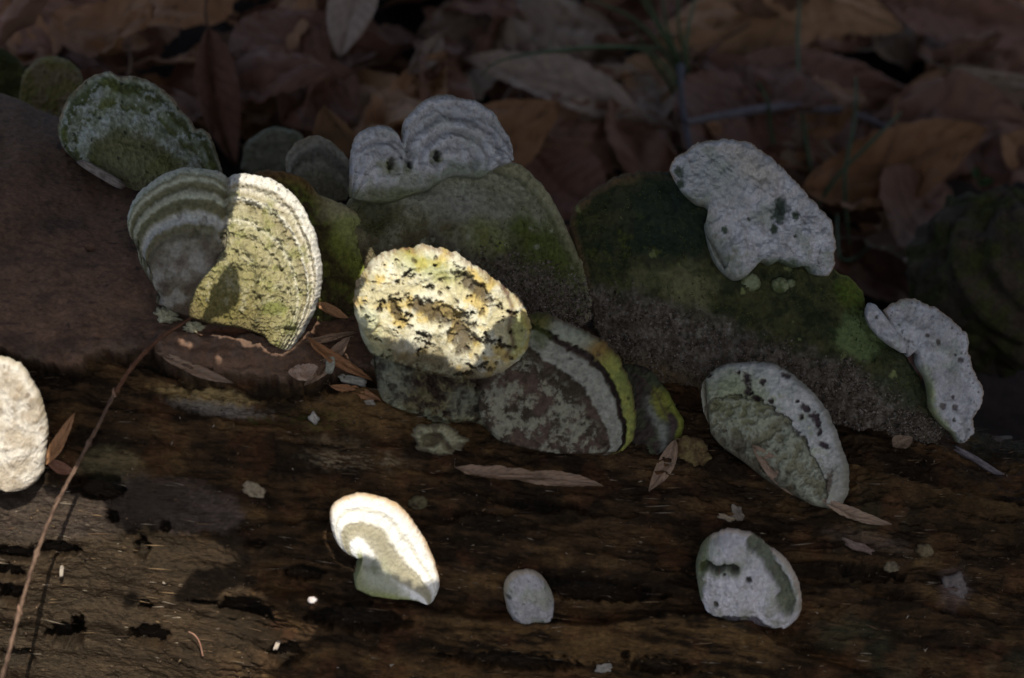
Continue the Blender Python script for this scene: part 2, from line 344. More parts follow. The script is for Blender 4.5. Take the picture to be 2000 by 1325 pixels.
def fan(name, P, outer, inner, thick, look, step=1.9, rim=9, lift=0, parent=None, curl=0.0, back=None, edge_rough=2.0, seed=1, mat=None, belly=0, s_edge=True, isv=None):
    """a shelf between an inner (attached) and an outer (growing) edge, front and back closed at the rim"""
    ol = np.linalg.norm(np.diff(np.array(outer, float), axis=0), axis=1).sum()
    ns = max(24, int(ol / step)); O = resample(outer, ns); I = resample(inner, ns)
    if isv is not None: ii = np.array(inner, float); sq_ = np.linspace(0, 1, ns); I = np.stack([np.interp(sq_, isv, ii[:, 0]), np.interp(sq_, isv, ii[:, 1])], 1); kk = np.ones(9) / 9; I = np.stack([np.convolve(np.pad(I[:, k], 4, 'edge'), kk, 'valid') for k in (0, 1)], 1)
    er = edge_rough * 1.3 * fbm(O[:, 0], O[:, 1], 26, seed + 300, 3) + (.6 + .45 * edge_rough) * fbm(O[:, 0], O[:, 1], 9, seed + 301, 3, .6)
    dv = O - I; ln = np.linalg.norm(dv, axis=1); O = O + dv / np.maximum(ln, 1)[:, None] * er[:, None]
    Lm = np.linalg.norm(O - I, axis=1); nt_ = max(16, int(np.percentile(Lm, 90) / step))
    t1 = np.linspace(0, 1, nt_); q = rim * 1.2 / max(Lm.mean(), 1)
    t1 = np.sort(np.concatenate([t1, 1 - q * np.array([.03, .09, .18, .3])]))
    nt_ = len(t1)
    t = np.repeat(t1, ns); s = np.tile(np.linspace(0, 1, ns), nt_)
    Ot = np.tile(O, (nt_, 1)); It = np.tile(I, (nt_, 1)); XY = It * (1 - t[:, None]) + Ot * t[:, None]
    x, y = XY[:, 0], XY[:, 1]
    # distance to the free edges
    LL = np.tile(Lm, nt_); de = (1 - t) * LL
    if s_edge:
        A_ = np.hypot(np.cross(O[0] - I[0], XY - I[0]) / max(Lm[0], 1), 0); B_ = np.hypot(np.cross(O[-1] - I[-1], XY - I[-1]) / max(Lm[-1], 1), 0)
        if Lm[0] > 25: de = np.where(s < .5, np.minimum(de, A_), de)
        if Lm[-1] > 25: de = np.where(s >= .5, np.minimum(de, B_), de)
    di = t * LL; e = np.minimum(de, di)
    hh, col = look(x, y, t, s, de)
    prof = np.sqrt(np.clip(1 - (1 - np.clip(e / rim, 0, 1)) ** 2, 0, 1))
    th = thick * 0.5 * (prof) * (1 + 1.1 * (1 - t) * (.55 if belly == 0 else belly))
    dome = -curl * t * t * 60
    base = pts_on(P, x, y, lift)
    fr = base + P.n * ((th + hh * prof + dome) * PXM)[:, None]
    bk = base - P.n * ((th + (back or 0) * (1 - t) * prof - dome + 0 * hh) * PXM)[:, None]
    n = len(fr); F1 = grid_faces(nt_, ns, 0); 
    bstep = 3
    Fb = grid_faces(nt_, ns, n, True)
    edge = np.zeros((nt_, ns), bool); edge[0] = edge[-1] = True; edge[:, 0] = edge[:, -1] = True
    V_ = np.vstack([fr, bk]); idx = np.arange(2 * n); ed = np.where(edge.ravel())[0]; idx[ed + n] = ed
    Fb = idx[Fb]
    # close: side edges share vertices; faces degenerate nowhere since only one ring is shared
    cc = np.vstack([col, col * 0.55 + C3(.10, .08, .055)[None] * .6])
    Fa = np.vstack([F1, Fb]); used, inv = np.unique(Fa, return_inverse=True)
    V_ = V_[used]; cc = cc[used]; Fa = inv.reshape(Fa.shape)[:, ::-1]
    fn = np.cross(V_[Fa[:, 2]] - V_[Fa[:, 0]], V_[Fa[:, 3]] - V_[Fa[:, 1]]); vn = np.zeros_like(V_)
    for k in range(4):
        for j in range(3): vn[:, j] += np.bincount(Fa[:, k], fn[:, j], len(V_))
    vn /= np.linalg.norm(vn, axis=1)[:, None] + 1e-12
    tm = np.repeat((t1[:-1] + t1[1:]) / 2, ns - 1); rw = min(.25, rim * 1.1 / max(Lm.mean(), 1)); rimf = tm > 1 - rw; nf = len(tm)
    sel = {name: np.concatenate([~rimf, np.zeros(nf, bool)]), 'rim': np.concatenate([rimf, rimf]), 'underside': np.concatenate([np.zeros(nf, bool), ~rimf])}
    for nm_, m_ in sel.items():
        ids, iv = np.unique(Fa[m_], return_inverse=True)
        me = make_mesh(nm_, V_[ids], iv.reshape(-1, 4), mat or M_FUN, cc[ids]); me.normals_split_custom_set_from_vertices(vn[ids].tolist())
        link(nm_, me, parent)
def common(x, y, t, seed, big=4, fine=1.0):
    return big * fbm(x, y, 90, seed, 3) + fine * 1.6 * fbm(x, y, 16, seed + 1, 3, .6) + fine * .8 * fbm(x, y, 5, seed + 2, 2)
TAN = C3(.24, .18, .11); WH = C3(.50, .485, .49); PALE = C3(.36, .38, .29); GRN = C3(.072, .082, .026); OLV = C3(.13, .125, .05); YG = C3(.22, .25, .05); DKG = C3(.022, .036, .018); BRN = C3(.075, .05, .035)

# 1 green zoned shelf, upper left
def look1(x, y, t, s, e):
    tt = t + .03 * fbm(x, y, 60, 401, 3) + .02 * fbm(x, y, 14, 402, 3)
    c = ramp(tt, [(0, C3(.12, .11, .06)), (.25, C3(.15, .15, .075)), (.45, C3(.13, .12, .055)), (.52, C3(.13, .13, .07)), (.58, PALE * .7), (.68, PALE * .8), (.72, GRN * 1.1), (.8, PALE * .6), (.86, GRN * .9), (.92, C3(.10, .11, .055)), (.955, PALE * .85), (.985, TAN), (1, TAN * 1.1)])
    n = fbm(x, y, 40, 403, 4); n2 = fbm(x, y, 9, 404, 3)
    c = mix(c, GRN[None], .55 * sst(.0, .35, n) * sst(.3, .6, t)); c = mix(c, C3(.36, .38, .36)[None], .55 * sst(.12, .4, -n + .5 * n2) * sst(.45, .6, t) * (1 - sst(.9, .95, t)))
    c = mix(c, YG[None] * .6, .35 * sst(.1, .5, fbm(x, y, 60, 405, 3)) * (t < .95))
    c = c * (1 + .35 * n2)[:, None]; c = mix(c, C3(.02, .02, .012)[None], .8 * pits(x, y, 26, 4, .25, 406))
    h = 9 * np.sin(tt * 24) * sst(.3, .5, t) * .5 + common(x, y, t, 407) + 3 * n2
    return h, c
T = empty('bracket_fungus', 'green and pale banded shelf fungus at the upper left with a bark sliver under it', 'fungus', 'shelf fungi on the log')
fan('cap', base_plane((200, 345), (330, 375), -14, 40), [(150, 316), (124, 290), (112, 262), (114, 232), (126, 200), (146, 172), (170, 152), (200, 139), (216, 138), (236, 148), (262, 146), (285, 153), (310, 168), (338, 190), (352, 212), (370, 230), (382, 248), (400, 253), (416, 275), (426, 300), (434, 330), (436, 350)],
    [(238, 366), (250, 378), (262, 388), (290, 390), (320, 380)], 34, look1, back=60, seed=1, parent=T, curl=.3)
# 2 two-lobed zoned shelf, half in sun
SEAM = [(378, 622), (377, 595), (395, 552), (428, 512), (446, 480), (444, 400), (443, 340)]
def look2(x, y, t, s, e):
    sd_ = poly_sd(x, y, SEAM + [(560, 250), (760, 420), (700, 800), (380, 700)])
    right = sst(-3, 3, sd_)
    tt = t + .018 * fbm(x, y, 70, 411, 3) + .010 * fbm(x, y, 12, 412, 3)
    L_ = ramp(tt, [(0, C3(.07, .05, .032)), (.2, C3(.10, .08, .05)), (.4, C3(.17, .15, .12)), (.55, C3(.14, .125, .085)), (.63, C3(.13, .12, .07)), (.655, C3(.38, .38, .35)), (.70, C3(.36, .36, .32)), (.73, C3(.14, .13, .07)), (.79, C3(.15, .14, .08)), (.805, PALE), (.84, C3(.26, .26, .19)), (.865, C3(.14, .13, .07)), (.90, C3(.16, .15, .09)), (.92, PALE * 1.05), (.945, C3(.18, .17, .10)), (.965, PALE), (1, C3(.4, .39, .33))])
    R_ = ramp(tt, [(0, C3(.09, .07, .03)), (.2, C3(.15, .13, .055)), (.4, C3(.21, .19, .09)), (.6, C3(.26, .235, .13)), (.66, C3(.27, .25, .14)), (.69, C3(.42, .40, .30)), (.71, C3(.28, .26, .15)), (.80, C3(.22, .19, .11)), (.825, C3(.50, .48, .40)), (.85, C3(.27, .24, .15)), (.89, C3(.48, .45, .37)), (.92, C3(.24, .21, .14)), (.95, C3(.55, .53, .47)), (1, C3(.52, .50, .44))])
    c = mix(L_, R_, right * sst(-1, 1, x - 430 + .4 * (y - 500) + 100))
    n = fbm(x, y, 46, 413, 4); n2 = fbm(x, y, 8, 414, 3, .6)
    c = mix(c, C3(.30, .29, .25)[None], .5 * (1 - right) * sst(.0, .4, n) * (1 - sst(.55, .65, t)))
    c = mix(c, C3(.055, .035, .024)[None], .65 * (1 - right) * sst(.05, .4, -n + .3 * n2) * (1 - sst(.5, .62, t)))
    c = mix(c, C3(.17, .18, .045)[None], .45 * right * sst(.1, .45, fbm(x, y, 34, 415, 4)) * sst(.25, .5, t) * (1 - sst(.85, .93, t)))
    c = mix(c, C3(.14, .12, .035)[None], .6 * right * blob(x, y, 440, 590, 50, 32, 20, .4, 416))
    c = mix(c, C3(.09, .11, .02)[None], .6 * right * blob(x, y, 540, 600, 22, 14, 0, .4, 417) + .4 * right * blob(x, y, 570, 640, 14, 18, 0, .4, 418))
    pt = .7 * pits(x, y, 17, 5, .3, 419) * sst(.2, .45, t) * (1 - sst(.8, .88, t)) * right
    pt2 = pits(x, y, 34, 9, .3, 420) * sst(.2, .45, t) * (1 - sst(.8, .88, t))
    c = c * (1 + .28 * n2)[:, None]; c = mix(c, C3(.06, .055, .02)[None], .45 * pt + .35 * pt2); c = mix(c, C3(.40, .38, .28)[None], .3 * right * sst(.1, .4, fbm(x, y, 26, 425, 5, .7)) * (t > .15)); c = mix(c, C3(.10, .09, .03)[None], .3 * right * sst(.15, .4, fbm(x, y, 18, 426, 5, .7)) * (1 - sst(.8, .9, t)))
    wavy = line_d(x, y, [(480, 480), (500, 500), (512, 520), (505, 560), (520, 585), (505, 640)])
    groove = np.exp(-(line_d(x, y, [(444, 336), (443, 400), (447, 480), (430, 512)]) / 7) ** 2)
    h = 11 * sst(-3, 3, sd_) * (y > 440) * sst(.02, .2, t) - 9 * groove + 3.6 * np.sin(tt * 62) * sst(.45, .62, t) + common(x, y, t, 421, 5) + 3.4 * n2 * (.4 + right) + 2.5 * right * fbm(x, y, 15, 427, 4, .6) * (1 - sst(.78, .86, t)) - 7 * pt - 6 * pt2
    h = h + 6 * sst(8, 2, wavy + 5 * fbm(x, y, 14, 422, 2)) * right + 22 * (1 - ((x - 436) / 210) ** 2).clip(0, 1) * (1 - t) + 7 * right * fbm(x, y, 32, 423, 3) * (1 - sst(.75, .85, t))
    c = mix(c, C3(.05, .045, .02)[None], .5 * np.exp(-(wavy / 3.5) ** 2) * right); c = mix(c, C3(.05, .04, .03)[None], .35 * groove)
    c = mix(c, C3(.06, .06, .055)[None], .6 * pits(x, y, 7, 2.2, .35, 424) * sst(.93, .97, t))
    return h, c
T = empty('bracket_fungus', 'round two lobed shelf fungus with pale bands, its right half in sunlight', 'fungus', 'shelf fungi on the log')
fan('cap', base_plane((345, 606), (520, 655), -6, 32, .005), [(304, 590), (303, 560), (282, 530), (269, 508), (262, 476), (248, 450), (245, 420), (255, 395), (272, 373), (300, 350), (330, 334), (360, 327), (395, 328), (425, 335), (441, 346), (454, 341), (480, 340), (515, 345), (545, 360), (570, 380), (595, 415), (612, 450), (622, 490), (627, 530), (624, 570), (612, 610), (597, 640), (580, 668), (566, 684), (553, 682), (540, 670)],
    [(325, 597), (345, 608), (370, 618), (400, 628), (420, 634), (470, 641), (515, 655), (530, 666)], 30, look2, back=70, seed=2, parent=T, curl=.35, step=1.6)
def plain(c1, c2, seed, rimc=None, amp=1.0, dark=.3):
    def f(x, y, t, s, e):
        n = fbm(x, y, 40, seed, 4); n2 = fbm(x, y, 8, seed + 1, 3)
        c = mix(c1[None], c2[None], sst(-.3, .4, n)) * (1 + dark * n2)[:, None]
        if rimc is not None: c = mix(c, rimc[None], 1 - sst(1, 8, e + 3 * n2))
        return amp * (common(x, y, t, seed + 2, 6) + 2.5 * n2), c
    return f
# 3 brown and mossy shelf behind it
def look3(x, y, t, s, e):
    n = fbm(x, y, 50, 431, 4); n2 = fbm(x, y, 9, 432, 3)
    c = mix(C3(.05, .038, .016)[None], C3(.12, .13, .025)[None], sst(-.2, .35, fbm(x, y, 40, 436, 6, .7)))
    c = mix(c, C3(.14, .075, .03)[None], .8 * sst(.84, .97, t + .05 * n) * (1 - sst(640, 700, x)))
    c = mix(c, C3(.34, .32, .17)[None], .8 * sst(.70, .88, t + .12 * n) * sst(600, 660, x))
    c = mix(c, C3(.30, .24, .13)[None], .7 * (1 - sst(2, 10, e)) * (x > 640)); c = mix(c, YG[None], .65 * blob(x, y, 685, 470, 42, 45, 0, .5, 433) + .5 * blob(x, y, 700, 525, 28, 22, 0, .5, 434))
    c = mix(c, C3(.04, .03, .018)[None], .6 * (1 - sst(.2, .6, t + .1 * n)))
    return common(x, y, t, 435, 8) + 3 * n2 + 6 * n, c * (1 + .4 * n2)[:, None]
T = empty('bracket_fungus', 'brown rimmed mossy shelf fungus partly hidden behind the half sunlit one', 'fungus', 'shelf fungi on the log')
fan('cap', base_plane((560, 600), (700, 610), 10, 36), [(480, 360), (505, 335), (540, 332), (575, 337), (600, 350), (625, 375), (650, 388), (685, 402), (705, 420), (713, 445), (711, 462), (728, 480), (742, 497), (746, 512), (738, 540), (715, 575)],
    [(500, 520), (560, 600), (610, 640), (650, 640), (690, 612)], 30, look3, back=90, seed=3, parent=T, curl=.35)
# 4 small grey shelf
def zoned(c_in, c_mid, c_out, rimc, seed, nb=26, amp=3):
    def f(x, y, t, s, e):
        tt = t + .03 * fbm(x, y, 50, seed, 3) + .015 * fbm(x, y, 12, seed + 1, 3); n2 = fbm(x, y, 9, seed + 2, 3)
        c = ramp(tt, [(0, c_in), (.35, c_in), (.6, c_mid), (.68, c_mid * .6), (.8, c_mid * .62), (.86, c_out), (.96, c_out), (1, rimc)]) * (1 + .3 * n2)[:, None]
        return amp * np.sin(tt * nb) * sst(.3, .6, t) + common(x, y, t, seed + 3) + 1.5 * n2, c
    return f
T = empty('bracket_fungus', 'small greyish green shelf fungus with a tan rim left of the two white domes', 'fungus', 'shelf fungi on the log')
fan('cap', base_plane((590, 380), (680, 385), 0, 32), [(570, 360), (558, 330), (562, 300), (580, 278), (605, 266), (632, 268), (655, 285), (676, 305), (688, 332), (688, 365)],
    [(585, 385), (630, 400), (675, 392)], 24, zoned(C3(.22, .20, .14), C3(.32, .31, .24), C3(.36, .34, .27), TAN * 1.2, 441), back=40, seed=4, parent=T)
# 5 large olive fan with white lobes grown over its top
def look5(x, y, t, s, e):
    n = fbm(x, y, 80, 451, 5, .6); n2 = fbm(x, y, 10, 452, 4, .6)
    c = mix(C3(.12, .105, .05)[None], C3(.21, .20, .13)[None], sst(-.3, .4, fbm(x, y, 46, 466, 6, .7)))
    c = mix(c, C3(.27, .27, .18)[None], .55 * sst(.6, .85, t + .1 * n))
    c = mix(c, C3(.29, .26, .15)[None], .8 * (1 - sst(12, 30, e + 8 * n)))
    c = mix(c, C3(.25, .24, .20)[None], .6 * blob(x, y, 900, 400, 100, 36, 10, .6, 453))
    c = mix(c, C3(.065, .085, .012)[None], .85 * np.clip(blob(x, y, 1050, 485, 60, 45, 30, .7, 454) + .8 * blob(x, y, 1110, 540, 30, 60, -20, .6, 455) + .5 * blob(x, y, 1010, 440, 26, 30, 0, .6, 459), 0, 1))
    c = mix(c, C3(.035, .035, .012)[None], .75 * np.clip(blob(x, y, 720, 420, 45, 50, 0, .6, 456) + blob(x, y, 800, 370, 45, 14, 0, .5, 457), 0, 1))
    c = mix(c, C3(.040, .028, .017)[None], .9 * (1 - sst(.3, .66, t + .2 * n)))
    crust = blob(x, y, 1040, 560, 110, 45, 20, .5, 458)
    c = mix(c, C3(.19, .155, .13)[None], .6 * crust * sst(-.3, .4, fbm(x, y, 22, 465, 5, .7))); c = mix(c, YG[None] * .8, .4 * blob(x, y, 945, 460, 36, 40, 0, .6, 460) + .45 * blob(x, y, 975, 480, 12, 12, 0, .6, 463))
    c = mix(c, C3(.3, .3, .22)[None], .6 * pits(x, y, 40, 5, .35, 461)); c = mix(c, C3(.02, .02, .01)[None], .5 * pits(x, y, 30, 4, .25, 462))
    groove = np.exp(-((e - 30) / 5) ** 2); c = mix(c, C3(.10, .09, .04)[None], .5 * groove)
    return common(x, y, t, 464, 8) + 4 * n2 * (1 + .5 * crust) - 3 * groove + 5 * n, c * (1 + .38 * n2)[:, None]
def white_look(seed, spots=.2, tint=None, rimd=.5, rimc=TAN, lump=6, bright=1.0, greenbase=.5, ring=None, extra=None):
    def f(x, y, t, s, e):
        n = fbm(x, y, 60, seed, 4); n2 = fbm(x, y, 7, seed + 1, 3); n5 = fbm(x, y, 24, seed + 8, 3)
        c = mix(WH[None] * bright, WH[None] * C3(.80, .80, .78)[None] * bright, sst(-.3, .5, n))
        c = mix(c, C3(.24, .235, .22)[None] * bright, .55 * sst(.05, .5, fbm(x, y, 22, seed + 10, 5, .7))); c = mix(c, C3(.60, .58, .59)[None] * bright, .3 * sst(.1, .45, fbm(x, y, 12, seed + 11, 4, .7))); c = mix(c, C3(.24, .26, .17)[None], .45 * sst(.15, .5, fbm(x, y, 75, seed + 12, 5, .6)))
        h = common(x, y, t, seed + 2, lump * 1.3) + 1.1 * n2 + lump * 1.1 * n5 + lump * .5 * np.abs(fbm(x, y, 34, seed + 9, 3))
        if ring is not None:
            for c0, wd, am in ring:
                r_ = np.exp(-((t + .03 * n - c0) / wd) ** 2); h = h - am * r_; c = mix(c, C3(.20, .20, .19)[None], .35 * r_)  # grooves also tinted grey, their shade put into the colour
        c = mix(c, C3(.10, .12, .045)[None], greenbase * (1 - sst(.02, .30, t + .12 * n + .10 * n5)))
        c = mix(c, C3(.045, .05, .04)[None], rimd * pits(x, y, 8, 2.6, .5, seed + 3) * sst(3, 8, e) * (1 - sst(16, 34, e + 8 * n)))
        c = mix(c, rimc[None], .75 * (1 - sst(1, 7, e + 2 * n2)) * sst(.55, .8, t))
        p = pits(x, y, 44, 4.0, spots, seed + 5); c = mix(c, C3(.035, .04, .02)[None], .8 * p); h = h - 4 * p
        if extra is not None: h, c = extra(x, y, t, s, e, h, c)
        return h, c * (1 + .12 * n2)[:, None]
    return f
T = empty('bracket_fungus', 'big olive shelf fungus topped by two smooth white domes', 'fungus', 'shelf fungi on the log')
P5 = base_plane((820, 610), (1120, 640), 4, 34)
fan('cap', P5, [(676, 420), (690, 385), (740, 345), (800, 310), (880, 295), (950, 298), (1012, 318), (1045, 340), (1072, 370), (1095, 410), (1115, 450), (1138, 500), (1157, 545), (1167, 590), (1166, 622)],
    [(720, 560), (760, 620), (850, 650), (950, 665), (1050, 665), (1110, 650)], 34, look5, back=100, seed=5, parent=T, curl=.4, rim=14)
def ex5(x, y, t, s, e, h, c):
    for (a, b, r) in ((850, 305, 8), (758, 322, 9), (796, 323, 6)):
        m = blob(x, y, a - 2, b + 3, r * 1.7, r * 1.5, 20, .7, 471 + r, .6); m2 = blob(x, y, a + 2, b, r * .7, r * 1.1, 15, .4, 472 + r, .6)
        c = mix(c, C3(.14, .15, .03)[None], .8 * m); c = mix(c, C3(.015, .014, .008)[None], .95 * m2); h = h - 16 * m2 - 4 * m
    n0 = fbm(x, y, 40, 476, 3)
    for cx_, cy_, rr_, xs_ in ((884, 322, (112, 92, 64, 40), x > 783), (738, 330, (66, 50, 32), x <= 783)):
        r_ = np.hypot(x - cx_, (y - cy_) * 1.0) + 7 * n0
        for k_, q_ in enumerate(rr_):
            b_ = np.exp(-((r_ - q_) / 6) ** 2) * xs_ * (y < cy_ + 12); h = h - (3 + 2.5 * (k_ == 1)) * b_; c = mix(c, C3(.19, .185, .20)[None], (.35 + .3 * (k_ == 1)) * b_)  # groove bottoms darkened in colour to stand in for shade
            b_ = np.exp(-((r_ - q_ - 13) / 6) ** 2) * xs_ * (y < cy_ + 12); h = h + 2.5 * b_; c = mix(c, C3(.55, .54, .56)[None], .35 * b_)  # ridges beside them lightened in colour, as if catching more light
    m = sst(345, 385, y + 10 * fbm(x, y, 30, 473, 3)) * (1 - sst(800, 850, x)); c = mix(c, C3(.12, .125, .05)[None], .8 * m)
    m = blob(x, y, 790, 345, 60, 18, 15, .6, 474); c = mix(c, C3(.2, .21, .11)[None], .5 * m)
    return h, c
fan('white_growth', P5, [(684, 385), (685, 345), (685, 310), (690, 280), (705, 258), (730, 247), (755, 246), (774, 256), (786, 275), (789, 240), (810, 215), (835, 193), (868, 184), (900, 189), (935, 198), (965, 220), (986, 250), (1001, 280), (1005, 312)],
    [(700, 392), (730, 398), (765, 396), (800, 384), (834, 373), (856, 358), (885, 346), (915, 349), (938, 350), (960, 334), (986, 322)], 26, white_look(475, .12, ring=[(.80, .05, 6), (.55, .04, 4)], greenbase=.7, extra=ex5), lift=.006, back=10, seed=6, parent=T, rim=12, curl=.2)
# 6 sunlit pitted shelf in the middle, with its thick brown foot
def look6(x, y, t, s, e):
    n = fbm(x, y, 60, 481, 5, .6); n2 = fbm(x, y, 12, 482, 4, .65); n3 = fbm(x, y, 5, 483, 2)
    c = mix(C3(.40, .36, .22)[None], C3(.52, .50, .38)[None], sst(-.3, .3, n))
    c = mix(c, C3(.42, .31, .09)[None], .8 * sst(.0, .4, fbm(x, y, 48, 484, 4)))
    c = mix(c, C3(.22, .24, .04)[None], .55 * np.clip(blob(x, y, 835, 520, 70, 20, 20, .6, 485) + blob(x, y, 1010, 655, 20, 40, 0, .5, 486), 0, 1))
    up = sst(0, 18, (640 + .26 * (x - 700)) + 26 - y)
    rgh = fbm(x, y, 40, 487, 5, .65, sy=26)
    dkm = sst(.30, .52, rgh + .25 * n2) * (1 - sst(.92, .97, t))
    dkm = np.maximum(dkm, blob(x, y, 840, 605, 50, 14, 25, .4, 488, .7)); dkm = np.maximum(dkm, blob(x, y, 925, 560, 46, 12, 42, .4, 489, .6))
    dkm = np.maximum(dkm, blob(x, y, 900, 650, 20, 30, 0, .4, 490, .7)); dkm = np.maximum(dkm, blob(x, y, 770, 600, 8, 22, -20, .4, 491, .5)); dkm = np.maximum(dkm, .8 * blob(x, y, 880, 610, 40, 12, 30, .4, 497, .7))
    sp = pits(x, y, 20, 5, .4, 492)
    c = mix(c, C3(.05, .035, .022)[None], .85 * dkm + .0); c = mix(c, C3(.045, .03, .02)[None], .75 * sp)
    c = mix(c, C3(.16, .09, .05)[None], .7 * (1 - sst(4, 18, e + 8 * n2)) * sst(-.3, .2, n2) * (y < 600))
    c = mix(c, C3(.07, .03, .025)[None], .7 * np.exp(-(line_d(x, y, [(985, 560), (1000, 600), (992, 640), (1000, 665), (985, 690)]) / 5) ** 2))
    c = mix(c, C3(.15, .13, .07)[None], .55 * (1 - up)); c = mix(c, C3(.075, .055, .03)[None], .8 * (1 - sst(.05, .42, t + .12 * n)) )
    c = mix(c, C3(.27, .29, .19)[None], .7 * (1 - sst(.0, .14, t + .05 * n2)) * (x < 900) * sst(-.2, .2, n2))
    c = mix(c, C3(.30, .32, .2)[None], .5 * blob(x, y, 730, 680, 30, 60, -20, .5, 498))
    nod = blob(x, y, 718, 620, 20, 20, 0, .3, 493, .2); c = mix(c, C3(.45, .46, .30)[None], .7 * nod)
    h = common(x, y, t, 494, 9, .6) + 2.2 * n2 - 15 * dkm - 6 * sp + 14 * nod + 1.2 * n3 + 6 * n + 5 * fbm(x, y, 30, 496, 3)
    return h, c * (1 + .25 * n2)[:, None]
T = empty('bracket_fungus', 'thick cream and yellow pitted shelf fungus in bright sun at the centre', 'fungus', 'shelf fungi on the log')
P6 = base_plane((800, 790), (960, 825), -4, 28, .008)
fan('cap', P6, [(712, 672), (704, 650), (694, 615), (692, 585), (700, 552), (716, 522), (742, 500), (775, 487), (815, 482), (850, 485), (885, 495), (915, 510), (945, 530), (975, 555), (1008, 580), (1027, 602), (1037, 632), (1037, 662), (1025, 692), (1003, 712), (985, 718)],
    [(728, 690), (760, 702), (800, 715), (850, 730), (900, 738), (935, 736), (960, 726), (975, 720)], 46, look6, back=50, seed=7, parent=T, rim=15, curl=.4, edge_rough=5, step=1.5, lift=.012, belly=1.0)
def look6f(x, y, t, s, e):
    n = fbm(x, y, 50, 1501, 5, .6); n2 = fbm(x, y, 14, 1502, 4, .65); n3 = fbm(x, y, 26, 1503, 5, .7)
    c = mix(C3(.045, .030, .018)[None], C3(.13, .11, .055)[None], sst(-.2, .4, n3)); c = mix(c, C3(.26, .27, .17)[None], .8 * (1 - sst(.04, .22, t + .1 * n3)) * sst(-.2, .2, n2)); c = mix(c, C3(.24, .25, .18)[None], .6 * blob(x, y, 760, 730, 34, 50, -20, .6, 1504) + .5 * blob(x, y, 905, 780, 30, 26, 0, .6, 1505))
    c = mix(c, C3(.025, .015, .012)[None], .7 * sst(.1, .4, -n3 + .2 * n2))
    return common(x, y, t, 1506, 12) + 6 * n2 + 14 * n3, c * (1 + .3 * n2)[:, None]
fan('foot', P6, [(735, 735), (728, 700), (740, 668), (800, 660), (880, 680), (960, 700), (1010, 730), (1010, 780)], [(738, 762), (752, 785), (790, 802), (840, 815), (880, 824), (930, 826), (960, 846), (985, 850)], 40, look6f, back=90, seed=27, parent=T, rim=20, edge_rough=6, lift=-.002)
# 7 striped shelf with yellow-green rim
def look7(x, y, t, s, e):
    n = fbm(x, y, 60, 501, 4); n2 = fbm(x, y, 12, 502, 4, .6); n3 = fbm(x, y, 30, 503, 6, .75)
    tt = t + .02 * n + .012 * n2
    c = mix(C3(.045, .034, .022)[None], C3(.085, .058, .042)[None], sst(-.3, .3, n))
    c = mix(c, C3(.24, .235, .17)[None], .85 * sst(-.02, .4, n3 + .1 * n2 + .3 * blob(x, y, 1110, 830, 50, 40, 0, .6, 504) + .25 * blob(x, y, 985, 790, 40, 60, 0, .6, 505)) * (1 - sst(.55, .66, tt)))
    strip = sst(.655, .68, tt) * (1 - sst(.815, .835, tt)) * sst(.05, .12, s); c = mix(c, C3(.27, .27, .22)[None] * (1 + .4 * n3)[:, None], .9 * strip)
    line = np.exp(-((tt - .85) / .014) ** 2); yl = sst(.865, .885, tt)
    c = mix(c, mix(C3(.25, .26, .06)[None], C3(.17, .19, .05)[None], sst(-.2, .3, n3)) , .9 * yl * sst(.25, .4, s + .1 * n)); c = mix(c, C3(.27, .29, .22)[None], .8 * yl * (1 - sst(.3, .45, s + .1 * n)) * sst(.08, .16, s))
    c = mix(c, C3(.18, .085, .03)[None], .75 * yl * np.exp(-((s - .40) / .05) ** 2) + .7 * yl * np.exp(-((s - .13) / .04) ** 2)); c = mix(c, C3(.03, .02, .02)[None], .85 * line)
    c = mix(c, C3(.13, .07, .03)[None], .6 * (1 - sst(1, 5, e))); c = mix(c, C3(.03, .02, .015)[None], .7 * pits(x, y, 26, 4.5, .35, 506))
    c = mix(c, C3(.05, .07, .01)[None], .7 * blob(x, y, 1055, 640, 22, 34, 0, .5, 507))
    h = common(x, y, t, 508, 7) + 4 * n2 + 7 * n3 * (1 - yl) + 5 * strip - 7 * line + 6 * yl
    return h, c * (1 + .32 * n2)[:, None]
T = empty('bracket_fungus', 'striped grey and brown shelf fungus with a thick yellow green rim', 'fungus', 'shelf fungi on the log')
fan('cap', base_plane((990, 865), (1150, 888), 6, 26, .006), [(1010, 625), (1055, 614), (1100, 632), (1140, 650), (1175, 668), (1203, 692), (1223, 730), (1236, 770), (1243, 810), (1240, 852), (1226, 878), (1202, 890), (1176, 886)],
    [(940, 740), (935, 800), (965, 852), (1010, 870), (1060, 880), (1110, 884), (1145, 886)], 40, look7, back=70, seed=8, parent=T, rim=13, curl=.5, edge_rough=3, step=1.7)
# 8 thin shelf behind it
def look8(x, y, t, s, e):
    n = fbm(x, y, 40, 511, 4); n2 = fbm(x, y, 10, 512, 3); tt = t + .05 * n
    c = mix(C3(.04, .03, .025)[None], C3(.05, .055, .03)[None], sst(-.2, .3, n)); c = mix(c, C3(.19, .20, .17)[None], .8 * np.exp(-((tt - .62) / .09) ** 2) * sst(.3, .5, s))
    c = mix(c, C3(.18, .19, .03)[None], .85 * sst(.84, .92, tt) * sst(.35, .5, s)); c = mix(c, C3(.2, .2, .03)[None], .7 * blob(x, y, 1287, 790, 14, 30, -15, .4, 513))
    c = mix(c, C3(.07, .04, .04)[None], .6 * np.exp(-((tt - .8) / .02) ** 2))
    return common(x, y, t, 514, 5) + 3 * n2, c * (1 + .3 * n2)[:, None]
T = empty('bracket_fungus', 'narrow dark shelf fungus with a green edge, just behind the striped one', 'fungus', 'shelf fungi on the log')
